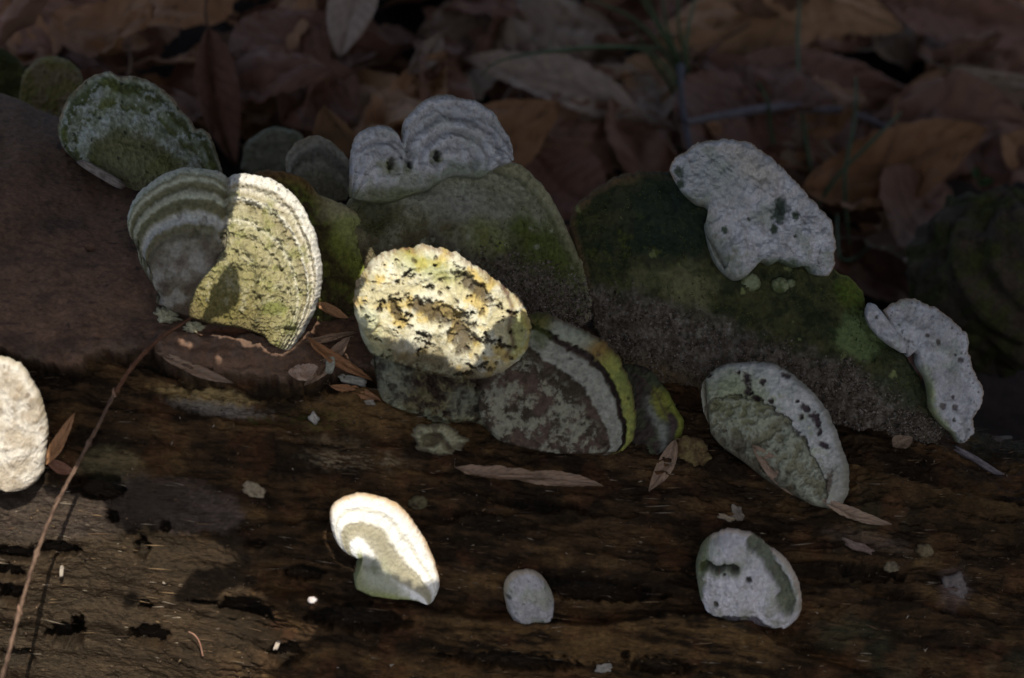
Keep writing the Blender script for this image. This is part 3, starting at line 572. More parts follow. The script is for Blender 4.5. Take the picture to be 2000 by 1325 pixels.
fan('cap', base_plane((1245, 865), (1300, 885), 20, 34), [(1200, 715), (1228, 706), (1256, 712), (1281, 730), (1301, 760), (1318, 790), (1333, 820), (1329, 850), (1314, 878), (1292, 890)],
    [(1195, 790), (1215, 850), (1240, 878), (1270, 890)], 26, look8, back=60, seed=9, parent=T, curl=.5)
# 9 large dark green shelf with thick white growth
def look9(x, y, t, s, e):
    n = fbm(x, y, 90, 521, 5, .6); n2 = fbm(x, y, 11, 522, 4, .65); n3 = fbm(x, y, 34, 523, 4)
    c = mix(C3(.022, .028, .011)[None], C3(.055, .052, .020)[None], sst(-.3, .3, fbm(x, y, 50, 535, 6, .7)))
    c = mix(c, C3(.016, .026, .018)[None], .8 * blob(x, y, 1300, 430, 100, 90, 0, .6, 524)); c = mix(c, C3(.085, .10, .015)[None], 
        .6 * sst(.1, .5, fbm(x, y, 30, 536, 5, .7)) * blob(x, y, 1210, 510, 120, 80, 10, .7, 525))
    c = mix(c, C3(.13, .08, .04)[None], .8 * (1 - sst(4, 22, e + 6 * n3)) * (1 - sst(1200, 1330, x))); c = mix(c, C3(.16, .15, .07)[None], .75 * blob(x, y, 1345, 560, 46, 44, 30, .5, 526) + .4 * blob(x, y, 1260, 545, 40, 24, 0, .5, 527))
    low = sst(0, 50, y - curve_y(x, [(1150, 540), (1250, 550), (1400, 600), (1540, 655), (1640, 680), (1750, 740), (1850, 830)]) + 26 * n3)
    gran = mix(C3(.075, .058, .042)[None], C3(.17, .145, .115)[None], sst(-.3, .5, fbm(x, y, 20, 534, 5, .75)))
    c = mix(c, gran, .9 * low); c = mix(c, C3(.13, .09, .045)[None], .8 * low * sst(0, 40, y - curve_y(x, [(1150, 650), (1300, 690), (1500, 770), (1800, 880)])))
    c = mix(c, C3(.12, .16, .06)[None], .85 * blob(x, y, 1680, 655, 50, 45, 30, .4, 528)); c = mix(c, C3(.09, .12, .015)[None], .7 * blob(x, y, 1665, 570, 34, 34, 0, .5, 529)); c = mix(c, C3(.22, .22, .03)[None], .6 * (1 - sst(1, 7, e)) * (x > 1630) * (y < 640))
    c = mix(c, C3(.05, .06, .03)[None], .6 * blob(x, y, 1760, 745, 50, 50, 40, .5, 530)); c = mix(c, C3(.2, .22, .08)[None], .7 * pits(x, y, 50, 7, .3, 531) * (1 - low)); c = mix(c, C3(.32, .3, .28)[None], .35 * low * pits(x, y, 9, 2.6, .28, 532))
    return common(x, y, t, 533, 9) + (3 + 3 * low) * n2 + 7 * n3, c * (1 + .3 * n2)[:, None]
P9 = base_plane((1250, 705), (1760, 835), 2, 33, .0)
T = empty('bracket_fungus', 'large dark green mossy shelf fungus carrying a thick white crust on its upper right', 'fungus', 'shelf fungi on the log')
fan('cap', P9, [(1130, 520), (1115, 470), (1113, 438), (1120, 410), (1142, 385), (1176, 360), (1215, 341), (1256, 334), (1310, 338), (1380, 350), (1450, 385), (1550, 450), (1610, 510), (1640, 532), (1660, 542), (1678, 556), (1690, 580), (1693, 610), (1745, 660), (1800, 740), (1835, 800), (1850, 845)],
    [(1160, 640), (1190, 690), (1240, 740), (1330, 770), (1420, 790), (1500, 805), (1580, 825), (1700, 850), (1780, 862), (1825, 866)], 40, look9, back=60, seed=10, parent=T, rim=14, curl=.25, edge_rough=4, step=2.2)
def ex9(x, y, t, s, e, h, c):
    m = blob(x, y, 1522, 412, 17, 24, 20, .35, 541, .5); c = mix(c, C3(.02, .04, .022)[None], .92 * m); h = h - 6 * m
    for (a, b, r) in ((1510, 448, 7), (1552, 422, 7), (1413, 450, 6), (1325, 338, 9), (1328, 360, 7), (1545, 365, 0)):
        if r: m = blob(x, y, a, b, r, r * 1.3, 0, .4, 542, .4); c = mix(c, C3(.03, .05, .02)[None], .9 * m); h = h - 4 * m
    c = mix(c, C3(.42, .36, .26)[None], .5 * blob(x, y, 1470, 330, 60, 26, 35, .7, 543)); c = mix(c, C3(.3, .33, .29)[None], .5 * blob(x, y, 1400, 350, 60, 40, 35, .7, 544))
    m = blob(x, y, 1545, 525, 55, 16, 10, .6, 545); c = mix(c, C3(.05, .08, .03)[None], .8 * m)
    cr_ = np.exp(-(line_d(x, y, [(1420, 330), (1455, 350), (1500, 380), (1560, 420), (1600, 480), (1595, 520)]) / 1.8) ** 2) * sst(-.2, .2, fbm(x, y, 20, 546, 2)); c = mix(c, C3(.12, .12, .11)[None], .6 * cr_)
    return h - 3 * cr_, c
fan('white_growth', P9, [(1314, 348), (1309, 330), (1318, 312), (1336, 298), (1362, 280), (1400, 272), (1450, 276), (1482, 290), (1512, 312), (1546, 345), (1582, 385), (1606, 410), (1625, 440), (1632, 480), (1630, 515), (1620, 536), (1606, 541)],
    [(1328, 372), (1345, 390), (1362, 402), (1378, 407), (1387, 424), (1376, 440), (1380, 470), (1388, 500), (1402, 525), (1422, 544), (1436, 549), (1456, 541), (1480, 514), (1500, 520), (1515, 512), (1545, 524), (1565, 520), (1582, 536)], 38, white_look(551, .10, lump=9, bright=1.05, greenbase=.6, rimd=.25, rimc=C3(.40, .27, .16), extra=ex9), lift=.007, back=10, seed=11, parent=T, rim=17, curl=.1, edge_rough=3, step=1.7)
def blob_mesh(name, P, cx, cy, rx, ry, h_, look, rot=0, lift=0, parent=None, step=1.8, seed=1, rough=.12):
    """rounded lump: front dome over an irregular outline"""
    n = max(20, int(2 * math.pi * max(rx, ry) / step)); m = max(8, int(max(rx, ry) / step))
    a = np.linspace(0, 2 * math.pi, n, endpoint=False); rr = 1 + rough * fbm(np.cos(a) * 3, np.sin(a) * 3, 1.6, seed + 600, 3)
    q = np.linspace(0, 1, m) ** .8
    R_, Aa = np.meshgrid(q, a, indexing='ij'); R2 = R_ * rr[None]
    c_, s_ = math.cos(math.radians(rot)), math.sin(math.radians(rot)); ex, ey = R2 * np.cos(Aa) * rx, R2 * np.sin(Aa) * ry
    x = (cx + ex * c_ - ey * s_).ravel(); y = (cy + ex * s_ + ey * c_).ravel(); t = R_.ravel()
    hh, col = look(x, y, t, Aa.ravel() / 6.2832, (1 - t) * min(rx, ry))
    pr = np.sqrt(np.clip(1 - t ** 2, 0, 1)); z = pr * h_ + hh * np.clip(3 * (1 - t), 0, 1)
    F_ = P.n; base = pts_on(P, x, y, lift); fr = base + F_ * (z * PXM)[:, None]
    idx = np.arange(m * n).reshape(m, n); idw = np.hstack([idx, idx[:, :1]])
    F = np.stack([idw[:-1, :-1], idw[:-1, 1:], idw[1:, 1:], idw[1:, :-1]], -1).reshape(-1, 4)
    # back wall sinking into what carries it
    bk = base[-n:] - F_ * (h_ * .8 * PXM) + (base[:n].mean(0) - base[-n:]) * .25
    N0 = m * n; last = idw[-1]; b_ = np.append(np.arange(n), 0) + N0
    Fs = np.stack([last[:-1], last[1:], b_[1:], b_[:-1]], -1)
    me = make_mesh(name, np.vstack([fr, bk]), np.vstack([F, Fs])[:, ::-1], M_FUN, np.vstack([col, col[-n:] * .6]))
    return link(name, me, parent)
for (a, b, r) in ((1465, 553, 21), (1524, 558, 18), (1545, 553, 10), (1590, 528, 10)):
    blob_mesh('nodule', P9, a, b, r, r * .9, 9, plain(C3(.07, .085, .03), C3(.20, .22, .12), 561 + a % 7), lift=.005, parent=T, seed=a % 13)
# 10 white crescent at the right with a small lobe
def ex10(x, y, t, s, e, h, c):
    for (a, b, r) in ((1838, 793, 6), (1862, 795, 6), (1808, 655, 4), (1830, 668, 5), (1873, 703, 5), (1858, 775, 3)):
        m = blob(x, y, a, b, r, r, 0, .4, 571, .3); c = mix(c, C3(.07, .05, .04)[None], .85 * m); h = h - 4 * m
    c = mix(c, C3(.26, .30, .08)[None], .65 * (1 - sst(.0, .22, t + .05 * fbm(x, y, 20, 572, 3))) * sst(700, 760, y))
    return h, c
T = empty('bracket_fungus', 'white crescent shaped shelf fungus at the right end of the row', 'fungus', 'shelf fungi on the log')
P10 = base_plane((1780, 842), (1865, 862), 4, 33, .008)
P10.o = P9.o + P9.n * .008; P10.n = P9.n
fan('cap', P10, [(1724, 608), (1745, 592), (1780, 585), (1812, 594), (1842, 612), (1872, 636), (1889, 660), (1892, 692), (1902, 720), (1915, 750), (1918, 782), (1908, 806), (1900, 820), (1902, 842), (1886, 862), (1877, 866)],
    [(1742, 650), (1752, 668), (1765, 684), (1772, 698), (1786, 690), (1790, 715), (1806, 742), (1812, 770), (1815, 800), (1835, 828), (1846, 838), (1857, 846), (1868, 864)], 30, white_look(575, .12, rimd=.7, lump=5, bright=.86, greenbase=.15, ring=[(.62, .09, 5)], rimc=C3(.38, .26, .16), extra=ex10), back=30, seed=12, parent=T, rim=12, edge_rough=3.5, step=1.6)
fan('lobe', P10, [(1688, 612), (1694, 592), (1710, 597), (1730, 618), (1748, 640), (1766, 662), (1772, 690)], [(1694, 630), (1700, 642), (1716, 660), (1736, 676), (1750, 684), (1760, 690)], 20, white_look(581, .1, lump=6, bright=.86, greenbase=.3, rimd=.1, rimc=WH * .8), lift=.004, back=10, seed=13, parent=T, rim=11, edge_rough=2)
# 11 spotted white and green shelf, right foreground
def look11(x, y, t, s, e):
    n = fbm(x, y, 60, 591, 4); n2 = fbm(x, y, 8, 592, 3); n3 = fbm(x, y, 30, 593, 4, .6)
    c = mix(C3(.33, .33, .30)[None], C3(.44, .43, .40)[None], sst(-.3, .3, n))
    c = mix(c, C3(.24, .27, .12)[None], .7 * np.clip(blob(x, y, 1440, 775, 70, 45, 10, .7, 594) + .6 * sst(.1, .4, n3) * (1 - sst(.75, .85, t)), 0, 1))
    inn = 1 - sst(.60, .64, t + .07 * n3)
    c = mix(c, mix(C3(.15, .14, .07)[None], C3(.25, .26, .18)[None], sst(-.2, .2, n3)), .85 * inn); c = mix(c, C3(.06, .045, .03)[None], .7 * (1 - sst(.08, .34, t + .1 * n3)))
    step_ = np.exp(-((t + .07 * n3 - .62) / .012) ** 2); c = mix(c, C3(.03, .025, .02)[None], .8 * step_)
    sp = np.zeros_like(x)
    for (a, b, rx, ry, ro) in ((1462, 742, 7, 13, -20), (1493, 747, 6, 6, 0), (1465, 765, 8, 10, 0), (1575, 797, 6, 11, -40), (1596, 822, 6, 17, -20), (1592, 812, 10, 4, 0), (1569, 815, 4, 6, 0), (1603, 845, 4, 7, 0), (1612, 870, 12, 5, 30), (1385, 733, 6, 4, 0), (1535, 733, 10, 5, 20), (1510, 785, 5, 5, 0), (1480, 778, 8, 5, 20), (1445, 728, 3, 4, 0), (1560, 785, 4, 3, 0)):
        sp = np.maximum(sp, blob(x, y, a, b, rx, ry, ro, .35, 595, .5))
    c = mix(c, C3(.035, .018, .022)[None], .92 * sp); c = mix(c, C3(.06, .045, .025)[None], .7 * pits(x, y, 26, 5, .35, 596) * inn)
    c = mix(c, C3(.24, .21, .15)[None], .6 * (1 - sst(1, 9, e))); c = mix(c, C3(.19, .18, .13)[None], .55 * sst(870, 930, y) * (1 - inn)); c = mix(c, C3(.07, .045, .03)[None], .8 * blob(x, y, 1622, 945, 6, 26, 8, .4, 597))
    h = common(x, y, t, 598, 7) + 2 * n2 + 8 * n3 * (.5 + inn) - 7 * sp + 8 * (1 - inn) - 6 * step_
    return h, c * (1 + .22 * n2)[:, None]
T = empty('bracket_fungus', 'pale oval shelf fungus with dark purple spots leaning at the right of the log', 'fungus', 'shelf fungi on the log')
fan('cap', base_plane((1430, 880), (1600, 985), 12, 22, .008), [(1384, 812), (1369, 785), (1367, 760), (1373, 738), (1392, 720), (1422, 708), (1460, 705), (1500, 708), (1531, 722), (1562, 745), (1586, 770), (1611, 800), (1630, 845), (1646, 890), (1653, 930), (1649, 965), (1636, 990), (1618, 994)],
    [(1388, 838), (1400, 860), (1420, 880), (1455, 905), (1500, 940), (1545, 965), (1590, 988)], 36, look11, back=60, seed=14, parent=T, rim=14, curl=.4, step=1.7)
# 12 pale sunlit shelf cut by the left edge
def look12(x, y, t, s, e):
    n = fbm(x, y, 50, 601, 4); n2 = fbm(x, y, 9, 602, 3); n3 = fbm(x, y, 22, 603, 4, .6)
    c = mix(C3(.34, .29, .22)[None], C3(.48, .44, .37)[None], sst(-.3, .3, n)); c = mix(c, C3(.22, .17, .11)[None], .6 * sst(.28, .5, n3)); c = mix(c, C3(.12, .08, .05)[None], .7 * pits(x, y, 28, 6, .3, 604)); c = mix(c, C3(.36, .3, .2)[None], .5 * (1 - sst(1, 8, e)))
    return common(x, y, t, 605, 6, .5) + 1 * n2 + 3 * n3, c * (1 + .15 * n2)[:, None]
T = empty('bracket_fungus', 'pale cream shelf fungus cut off by the left edge, fully in sun', 'fungus', 'shelf fungi on the log')
fan('cap', base_plane((-80, 935), (40, 950), -8, 22, .008), [(-120, 900), (-135, 820), (-115, 740), (-60, 702), (0, 700), (34, 714), (62, 745), (81, 790), (92, 840), (88, 895), (76, 938), (52, 956), (30, 954)],
    [(-90, 945), (-60, 952), (-20, 952), (10, 952)], 30, look12, back=60, seed=15, parent=T, rim=12, curl=.3, edge_rough=3)
# 13 small bright shelf in the sun
def look13(x, y, t, s, e):
    n = fbm(x, y, 40, 611, 4); n2 = fbm(x, y, 7, 612, 3); tt = t + .03 * n + .01 * n2
    c = ramp(tt, [(0, C3(.20, .22, .09)), (.10, C3(.30, .31, .18)), (.22, C3(.72, .71, .67)), (.36, C3(.72, .71, .66)), (.42, C3(.36, .33, .24)), (.54, C3(.28, .255, .17)), (.64, C3(.34, .31, .22)), (.69, C3(.66, .64, .58)), (.77, C3(.70, .69, .64)), (.81, C3(.50, .47, .38)), (.86, C3(.70, .69, .64)), (.95, C3(.62, .58, .50)), (1, C3(.42, .30, .18))])
    st = blob(x, y, 735, 1135, 46, 36, 20, .4, 613); c = mix(c, C3(.20, .22, .12)[None], .75 * st); c = mix(c, C3(.06, .075, .03)[None], .6 * blob(x, y, 722, 1095, 24, 13, 35, .5, 614)); c = mix(c, C3(.18, .10, .06)[None], .5 * pits(x, y, 9, 2.2, .3, 615) * (1 - sst(4, 16, e)))
    c = mix(c, C3(.22, .25, .05)[None], .5 * sst(1140, 1165, y) * (x < 800))
    return common(x, y, t, 616, 4, .45) + .6 * n2 + 1.2 * np.exp(-((tt - .66) / .03) ** 2) + 1.0 * np.exp(-((tt - .86) / .02) ** 2), c * (1 + .08 * n2)[:, None]
T = empty('bracket_fungus', 'small brilliant white sunlit shelf fungus with a grey band', 'fungus', 'small shelf fungi low on the log')
fan('cap', base_plane((705, 1150), (840, 1172), 8, 14, .004), [(700, 1087), (682, 1086), (662, 1070), (650, 1045), (645, 1015), (654, 990), (680, 975), (710, 971), (746, 978), (776, 990), (801, 1015), (826, 1050), (846, 1090), (856, 1122), (860, 1148), (855, 1166), (847, 1176), (838, 1175)],
    [(704, 1084), (709, 1090), (700, 1110), (691, 1130), (694, 1148), (722, 1160), (765, 1166), (805, 1168), (832, 1175)], 20, look13, back=50, seed=16, parent=T, rim=8, curl=.25, step=1.3, edge_rough=1.2, s_edge=False, isv=[0, .34, .46, .58, .66, .75, .84, .92, 1])
# 14 tiny button
T = empty('bracket_fungus', 'tiny grey white button fungus with dark specks, low between two bigger white ones', 'fungus', 'small shelf fungi low on the log')
fan('cap', base_plane((1000, 1203), (1075, 1203), 4, 14, .003), [(996, 1203), (989, 1168), (993, 1142), (1010, 1126), (1035, 1121), (1060, 1131), (1078, 1154), (1086, 1180), (1083, 1202)],
    [(1008, 1214), (1030, 1218), (1058, 1217), (1072, 1212)], 24, white_look(621, .75, lump=5, bright=.66, greenbase=.8, rimd=.5, rimc=C3(.30, .24, .16)), back=30, seed=17, parent=T, rim=14, curl=.3, step=1.3, edge_rough=1)
# 15 white shelf at the lower right with a mouth-like groove
def ex15(x, y, t, s, e, h, c):
    gd = line_d(x, y, [(1374, 1104), (1385, 1096), (1402, 1106), (1420, 1098), (1440, 1106)]); m = 1 - sst(3, 9, gd + 2 * fbm(x, y, 10, 631, 2)); m1 = 1 - sst(6, 20, gd)
    c = mix(c, C3(.14, .16, .08)[None], .7 * m1); c = mix(c, C3(.02, .022, .014)[None], .9 * m); h = h - 20 * m + 12 * (1 - sst(10, 34, np.hypot((x - 1415) * .8, y - 1078))) + 8 * (1 - sst(10, 60, np.hypot(x - 1450, y - 1140)))
    band = line_d(x, y, [(1468, 1062), (1492, 1080), (1510, 1110), (1530, 1140), (1545, 1170), (1540, 1185)]); m = 1 - sst(7, 15, band + 5 * fbm(x, y, 20, 632, 3)); m = np.maximum(m, blob(x, y, 1536, 1168, 18, 22, 0, .3, 633, .3))
    c = mix(c, C3(.075, .088, .05)[None] * (1 + .5 * fbm(x, y, 12, 638, 3))[:, None], .9 * m); h = h - 14 * m
    m = (1 - sst(1376, 1388, x + .1 * (y - 1100) + 6 * fbm(x, y, 20, 634, 3))); c = mix(c, C3(.10, .12, .05)[None], .8 * m)
    m = sst(0, 8, y - curve_y(x, [(1350, 1170), (1400, 1188), (1480, 1192), (1515, 1215), (1600, 1240)]) + 3 * fbm(x, y, 16, 635, 3)); c = mix(c, C3(.045, .035, .04)[None], .9 * m); h = h - 8 * m
    for (a, b, r) in ((1403, 1166, 5), (1466, 1123, 6), (1418, 1114, 3)): k = blob(x, y, a, b, r, r * .9, 0, .35, 636, .3); c = mix(c, C3(.02, .015, .01)[None], .95 * k); h = h - 6 * k
    c = mix(c, C3(.30, .12, .10)[None], .35 * pits(x, y, 8, 1.6, .35, 637)); c = mix(c, C3(.16, .16, .10)[None], .5 * sst(.0, .4, fbm(x, y, 30, 639, 4)) * sst(1130, 1200, y))
    return h, c
T = empty('bracket_fungus', 'rounded white shelf fungus with a dark groove near its top, lowest at the right', 'fungus', 'small shelf fungi low on the log')
fan('cap', base_plane((1400, 1200), (1520, 1220), 8, 16, .004), [(1376, 1176), (1360, 1140), (1357, 1112), (1360, 1088), (1371, 1065), (1395, 1049), (1425, 1042), (1460, 1048), (1484, 1062), (1496, 1073), (1522, 1090), (1542, 1115), (1557, 1145), (1564, 1180), (1560, 1205), (1547, 1222), (1530, 1223)],
    [(1386, 1188), (1405, 1204), (1440, 1214), (1480, 1219), (1510, 1222)], 40, white_look(641, .0, lump=5, bright=.92, greenbase=.0, rimd=.1, rimc=C3(.42, .33, .25), extra=ex15), back=30, seed=18, parent=T, rim=20, curl=.35, step=1.3, edge_rough=1.5)
# small nubs grown on the wood
def nub(cx, cy, rx, ry, h_, c1, c2, label, rot=0, seed=1, amp=1.4, rough=.22, lift=-.001):
    P = Plane(); P.o = hit(cx, cy + ry * .2); P.n = nrm(0, 32)
    P.o = P.o + P.n * (lift + .003)
    o = blob_mesh('fungus_nub', P, cx, cy, rx, ry, h_, plain(c1, c2, 650 + seed, None, amp, .35), rot, seed=seed, rough=rough)
    o['label'] = label; o['category'] = 'fungus nub'; o['group'] = 'small fungus nubs on the wood'
def ring_nub(x, y, t, s, e):
    n2 = fbm(x, y, 9, 661, 3); d = np.hypot((x - 842) / 22, (y - 858) / 16); d2 = np.abs(line_d(x, y, [(858, 850), (872, 866), (880, 880)]))
    c = mix(C3(.20, .19, .11)[None], C3(.26, .25, .16)[None], sst(-.2, .2, n2)); c = mix(c, C3(.07, .055, .03)[None], .85 * (1 - sst(.6, 1.1, d))); c = mix(c, C3(.07, .045, .03)[None], .7 * np.exp(-(d2 / 6) ** 2))
    c = mix(c, C3(.05, .03, .02)[None], .6 * sst(.72, .95, t + .1 * n2)); c = mix(c, C3(.05, .035, .02)[None], .6 * sst(.1, .35, fbm(x, y, 20, 662, 3)))
    return 3 * n2 - 16 * (1 - sst(.4, 1.1, d)) - 12 * np.exp(-(d2 / 7) ** 2), c
P = Plane(); P.o = hit(858, 880); P.n = nrm(0, 30); P.o = P.o + P.n * .004
o = blob_mesh('fungus_nub', P, 858, 859, 52, 31, 22, ring_nub, 10, seed=3, rough=.25); o['label'] = 'ear shaped brown nub with a hollow, under the foot of the sunlit pitted fungus'; o['category'] = 'fungus nub'; o['group'] = 'small fungus nubs on the wood'
nub(866, 809, 34, 18, 14, C3(.20, .19, .11), C3(.10, .07, .045), 'knobbly olive nub just above the ear shaped one', 6, 2)
nub(1352, 884, 36, 30, 20, C3(.075, .045, .02), C3(.15, .11, .045), 'yellowish brown nub right of the green edged narrow fungus', 30, 3)
nub(326, 615, 27, 16, 13, C3(.36, .34, .22), C3(.24, .22, .14), 'larger cream nub under the left lobe of the banded fungus', 12, 4, 1.6, .5, -.002)
nub(379, 640, 20, 12, 11, C3(.36, .33, .21), C3(.26, .23, .14), 'smaller cream nub touching the thin stem', 0, 5, 1.6, .5, -.002)
nub(496, 957, 24, 15, 12, C3(.22, .18, .12), C3(.16, .12, .08), 'pale round nub with a pit alone on the dark wood', 20, 6)
nub(1350, 1107, 14, 10, 8, C3(.12, .10, .06), C3(.07, .05, .03), 'tiny brown nub left of the grooved white fungus', 0, 7) if False else None
nub(815, 982, 19, 14, 9, C3(.10, .085, .045), C3(.06, .045, .025), 'dull brown nub above the brilliant white fungus', 0, 8)
nub(1806, 1075, 18, 13, 9, C3(.13, .10, .055), C3(.09, .065, .035), 'ochre nub on the dark wood at the right, upper of two', 10, 9)
nub(1741, 1107, 15, 12, 8, C3(.15, .12, .075), C3(.10, .08, .05), 'pale ochre nub on the dark wood at the right, lower of two', 10, 10)
nub(415, 330, 24, 9, 8, C3(.20, .16, .11), C3(.10, .08, .055), 'small woody nub in the notch behind the banded fungus', 14, 11) if False else None

# ------------------------------------------------------------------ ground behind the log
def ground_z(x, y):
    near = -0.175 - 0.22 * x + 0.10 * (y - 0.2)
    far = -0.16 + 0 * x
    k = sst(0.9, 2.5, np.hypot(x, y))
    return near * (1 - k) + far * k
q = np.linspace(-1, 1, 260); gx = np.sinh(q * 5.2) / np.sinh(5.2) * 80
GX, GY = np.meshgrid(gx, gx); gxx = GX.ravel(); gyy = GY.ravel() + 0.3
gz = ground_z(gxx, gyy) + .012 * fbm(gxx, gyy, .12, 701, 4) + .003 * fbm(gxx, gyy, .02, 702, 2) + .05 * fbm(gxx, gyy, 2.5, 703, 3) * sst(1, 3, np.hypot(gxx, gyy))
n1_ = fbm(gxx, gyy, .06, 704, 4)
gcol = mix(C3(.018, .012, .009)[None], C3(.05, .032, .022)[None], sst(-.3, .4, n1_))
link('ground', make_mesh('ground', np.stack([gxx, gyy, gz], 1), grid_faces(260, 260), M_SOIL, gcol), kind='structure')
def on_ground(px, py, up=0.0):
    d = ray(px, py); k = 0.9
    while k < 4:
        p = CAM + d * k
        if p[2] < float(ground_z(np.array([p[0]]), np.array([p[1]]))[0]) + up: return p
        k += 0.004
    return CAM + d * 1.8

# ------------------------------------------------------------------ dead leaves
def leaf_mat(name, c1, c2, c3):
    m, nt, b = new_mat(name); L = nt.links
    oi = N(nt, 'ShaderNodeObjectInfo'); cr = N(nt, 'ShaderNodeValToRGB')
    e = cr.color_ramp.elements; e[0].color = (*c1, 1); e[1].color = (*c3, 1); k = e.new(.5); k.color = (*c2, 1)
    tc = N(nt, 'ShaderNodeTexCoord'); n1 = N(nt, 'ShaderNodeTexNoise', Scale=38.0, Detail=5.0, Roughness=.6); L.new(tc.outputs['Object'], n1.inputs['Vector'])
    ad = N(nt, 'ShaderNodeMath', operation='MULTIPLY_ADD'); ad.inputs[1].default_value = .55; L.new(oi.outputs['Random'], ad.inputs[0])
    ms = N(nt, 'ShaderNodeMath', operation='MULTIPLY'); ms.inputs[1].default_value = .5; L.new(n1.outputs[0], ms.inputs[0]); L.new(ms.outputs[0], ad.inputs[2]); L.new(ad.outputs[0], cr.inputs[0])
    at = N(nt, 'ShaderNodeAttribute', attribute_name='Col'); mu = N(nt, 'ShaderNodeMixRGB', blend_type='MULTIPLY'); mu.inputs[0].default_value = 1
    L.new(cr.outputs[0], mu.inputs[1]); L.new(at.outputs['Color'], mu.inputs[2])
    n3 = N(nt, 'ShaderNodeTexNoise', Scale=700.0, Detail=3.0); L.new(tc.outputs['Object'], n3.inputs['Vector']); bp = N(nt, 'ShaderNodeBump', Strength=.4, Distance=.0004); L.new(n3.outputs[0], bp.inputs['Height']); L.new(bp.outputs[0], b.inputs['Normal'])
    L.new(mu.outputs[0], b.inputs['Base Color']); b.inputs['Roughness'].default_value = .62; b.inputs['Specular IOR Level'].default_value = .3
    tr = N(nt, 'ShaderNodeBsdfTranslucent'); L.new(mu.outputs[0], tr.inputs[0]); ms2 = N(nt, 'ShaderNodeMixShader'); ms2.inputs[0].default_value = .18
    out = nt.nodes['Material Output']; L.new(b.outputs[0], ms2.inputs[1]); L.new(tr.outputs[0], ms2.inputs[2]); L.new(ms2.outputs[0], out.inputs[0])
    return m
ML_BR = leaf_mat('leaf_brown', (.15, .066, .038), (.27, .130, .078), (.38, .21, .13))
ML_PALE = leaf_mat('leaf_pale', (.42, .29, .21), (.50, .36, .27), (.56, .42, .32))
ML_OR = leaf_mat('leaf_orange', (.32, .145, .06), (.46, .235, .11), (.54, .31, .16))
ML_TAN = leaf_mat('leaf_tan', (.28, .185, .12), (.38, .26, .175), (.45, .33, .225))
def leaf_mesh(name, seed, mat, pet=.22, L=1.0, wd=.42, fold=.35, curl=.3, serr=.05, nl=44, nw=15, twist=0., ragged=0., wave=.03, blunt=.9):
    """a leaf along +X, length 1: midrib, side veins, toothed edge"""
    r_ = np.random.default_rng(seed); t = np.linspace(0, 1, nl); a = np.linspace(-1, 1, nw); Tt, Aa = np.meshgrid(t, a, indexing='ij')
    prof = np.sin(np.pi * np.clip(Tt, 0, 1) ** blunt) ** .85; tooth = 1 + serr * (((Tt * 17) % 1) - .5) * 2
    tooth = tooth - ragged * np.maximum(0, fbm(Tt * 9 + 3, np.sign(Aa) * 5 + 0 * Tt, 1.4, seed, 3))
    hw = wd * .5 * prof * (tooth if nw > 4 else 1); x = Tt - .06 * np.abs(Aa) * 0; y = hw * Aa
    z = fold * np.abs(y) + wave * fbm(Tt * 3, Aa * 1.3 + seed, .8, seed + 5, 3) * (prof + .1) * 1.5
    vein = np.abs(((Tt * 11 - np.abs(Aa) * 2.0) % 1) - .5) * 2
    z = z + .006 * sst(.25, 0, vein) * np.abs(Aa) ** .3 - .012 * np.exp(-(Aa * hw / .012) ** 2) + .008 * np.cos((Tt * 11 - np.abs(Aa) * 2.0) * 6.283)
    cang = curl * (Tt - .5); x2 = .5 + np.where(abs(curl) > 1e-3, np.sin(cang * 2) / (2 * curl if curl else 1), Tt - .5); z2 = z + (1 - np.cos(cang * 2)) / (2 * curl if curl else 1) * 1.0
    tw = twist * (Tt - .5); y2 = y * np.cos(tw) - z2 * np.sin(tw); z3 = y * np.sin(tw) + z2 * np.cos(tw)
    y2 = y2 + .05 * np.sin(Tt * 3 + seed)
    mid = np.exp(-(Aa * hw / .014) ** 2); lum = 1 - .35 * sst(.22, 0, vein) - .25 * mid + .2 * fbm(Tt * 8, Aa * 3, .7, seed + 9, 3)
    V_ = np.stack([x2.ravel(), y2.ravel(), z3.ravel()], 1)
    # thin underside so the blade has thickness
    F = grid_faces(nl, nw)
    # petiole
    tp = np.linspace(0, 1, 8); ring = []
    for k in tp:
        for j in range(4):
            an = j * math.pi / 2; ring.append((V_[nw // 2][0] - k * pet, V_[nw // 2][1] + .05 * k * k + .009 * math.cos(an), V_[nw // 2][2] + .03 * k * k + .009 * math.sin(an)))
    n0 = len(V_); Fp = []
    for i in range(7):
        for j in range(4): Fp.append((n0 + i * 4 + j, n0 + i * 4 + (j + 1) % 4, n0 + (i + 1) * 4 + (j + 1) % 4, n0 + (i + 1) * 4 + j))
    lum = np.clip(lum.ravel(), .3, 1.3); V_ = np.vstack([V_, ring]); F = np.vstack([F, Fp]); lum = np.concatenate([lum, np.full(32, .6)])
    return make_mesh(name, V_, F, mat, np.stack([lum] * 3, 1) * .8)
def place(o, p0, p1, nrm_, length=None):
    """put a unit leaf so that it runs from p0 to p1 with its face towards nrm_"""
    e = p1 - p0; l = np.linalg.norm(e); ex = e / l; ez = nrm_ - ex * (nrm_ @ ex); ez /= np.linalg.norm(ez); ey = np.cross(ez, ex)
    M = Matrix([[ex[i] * l, ey[i] * l, ez[i] * l, p0[i]] for i in range(3)] + [[0, 0, 0, 1]]); o.matrix_world = M
CV = -FWD
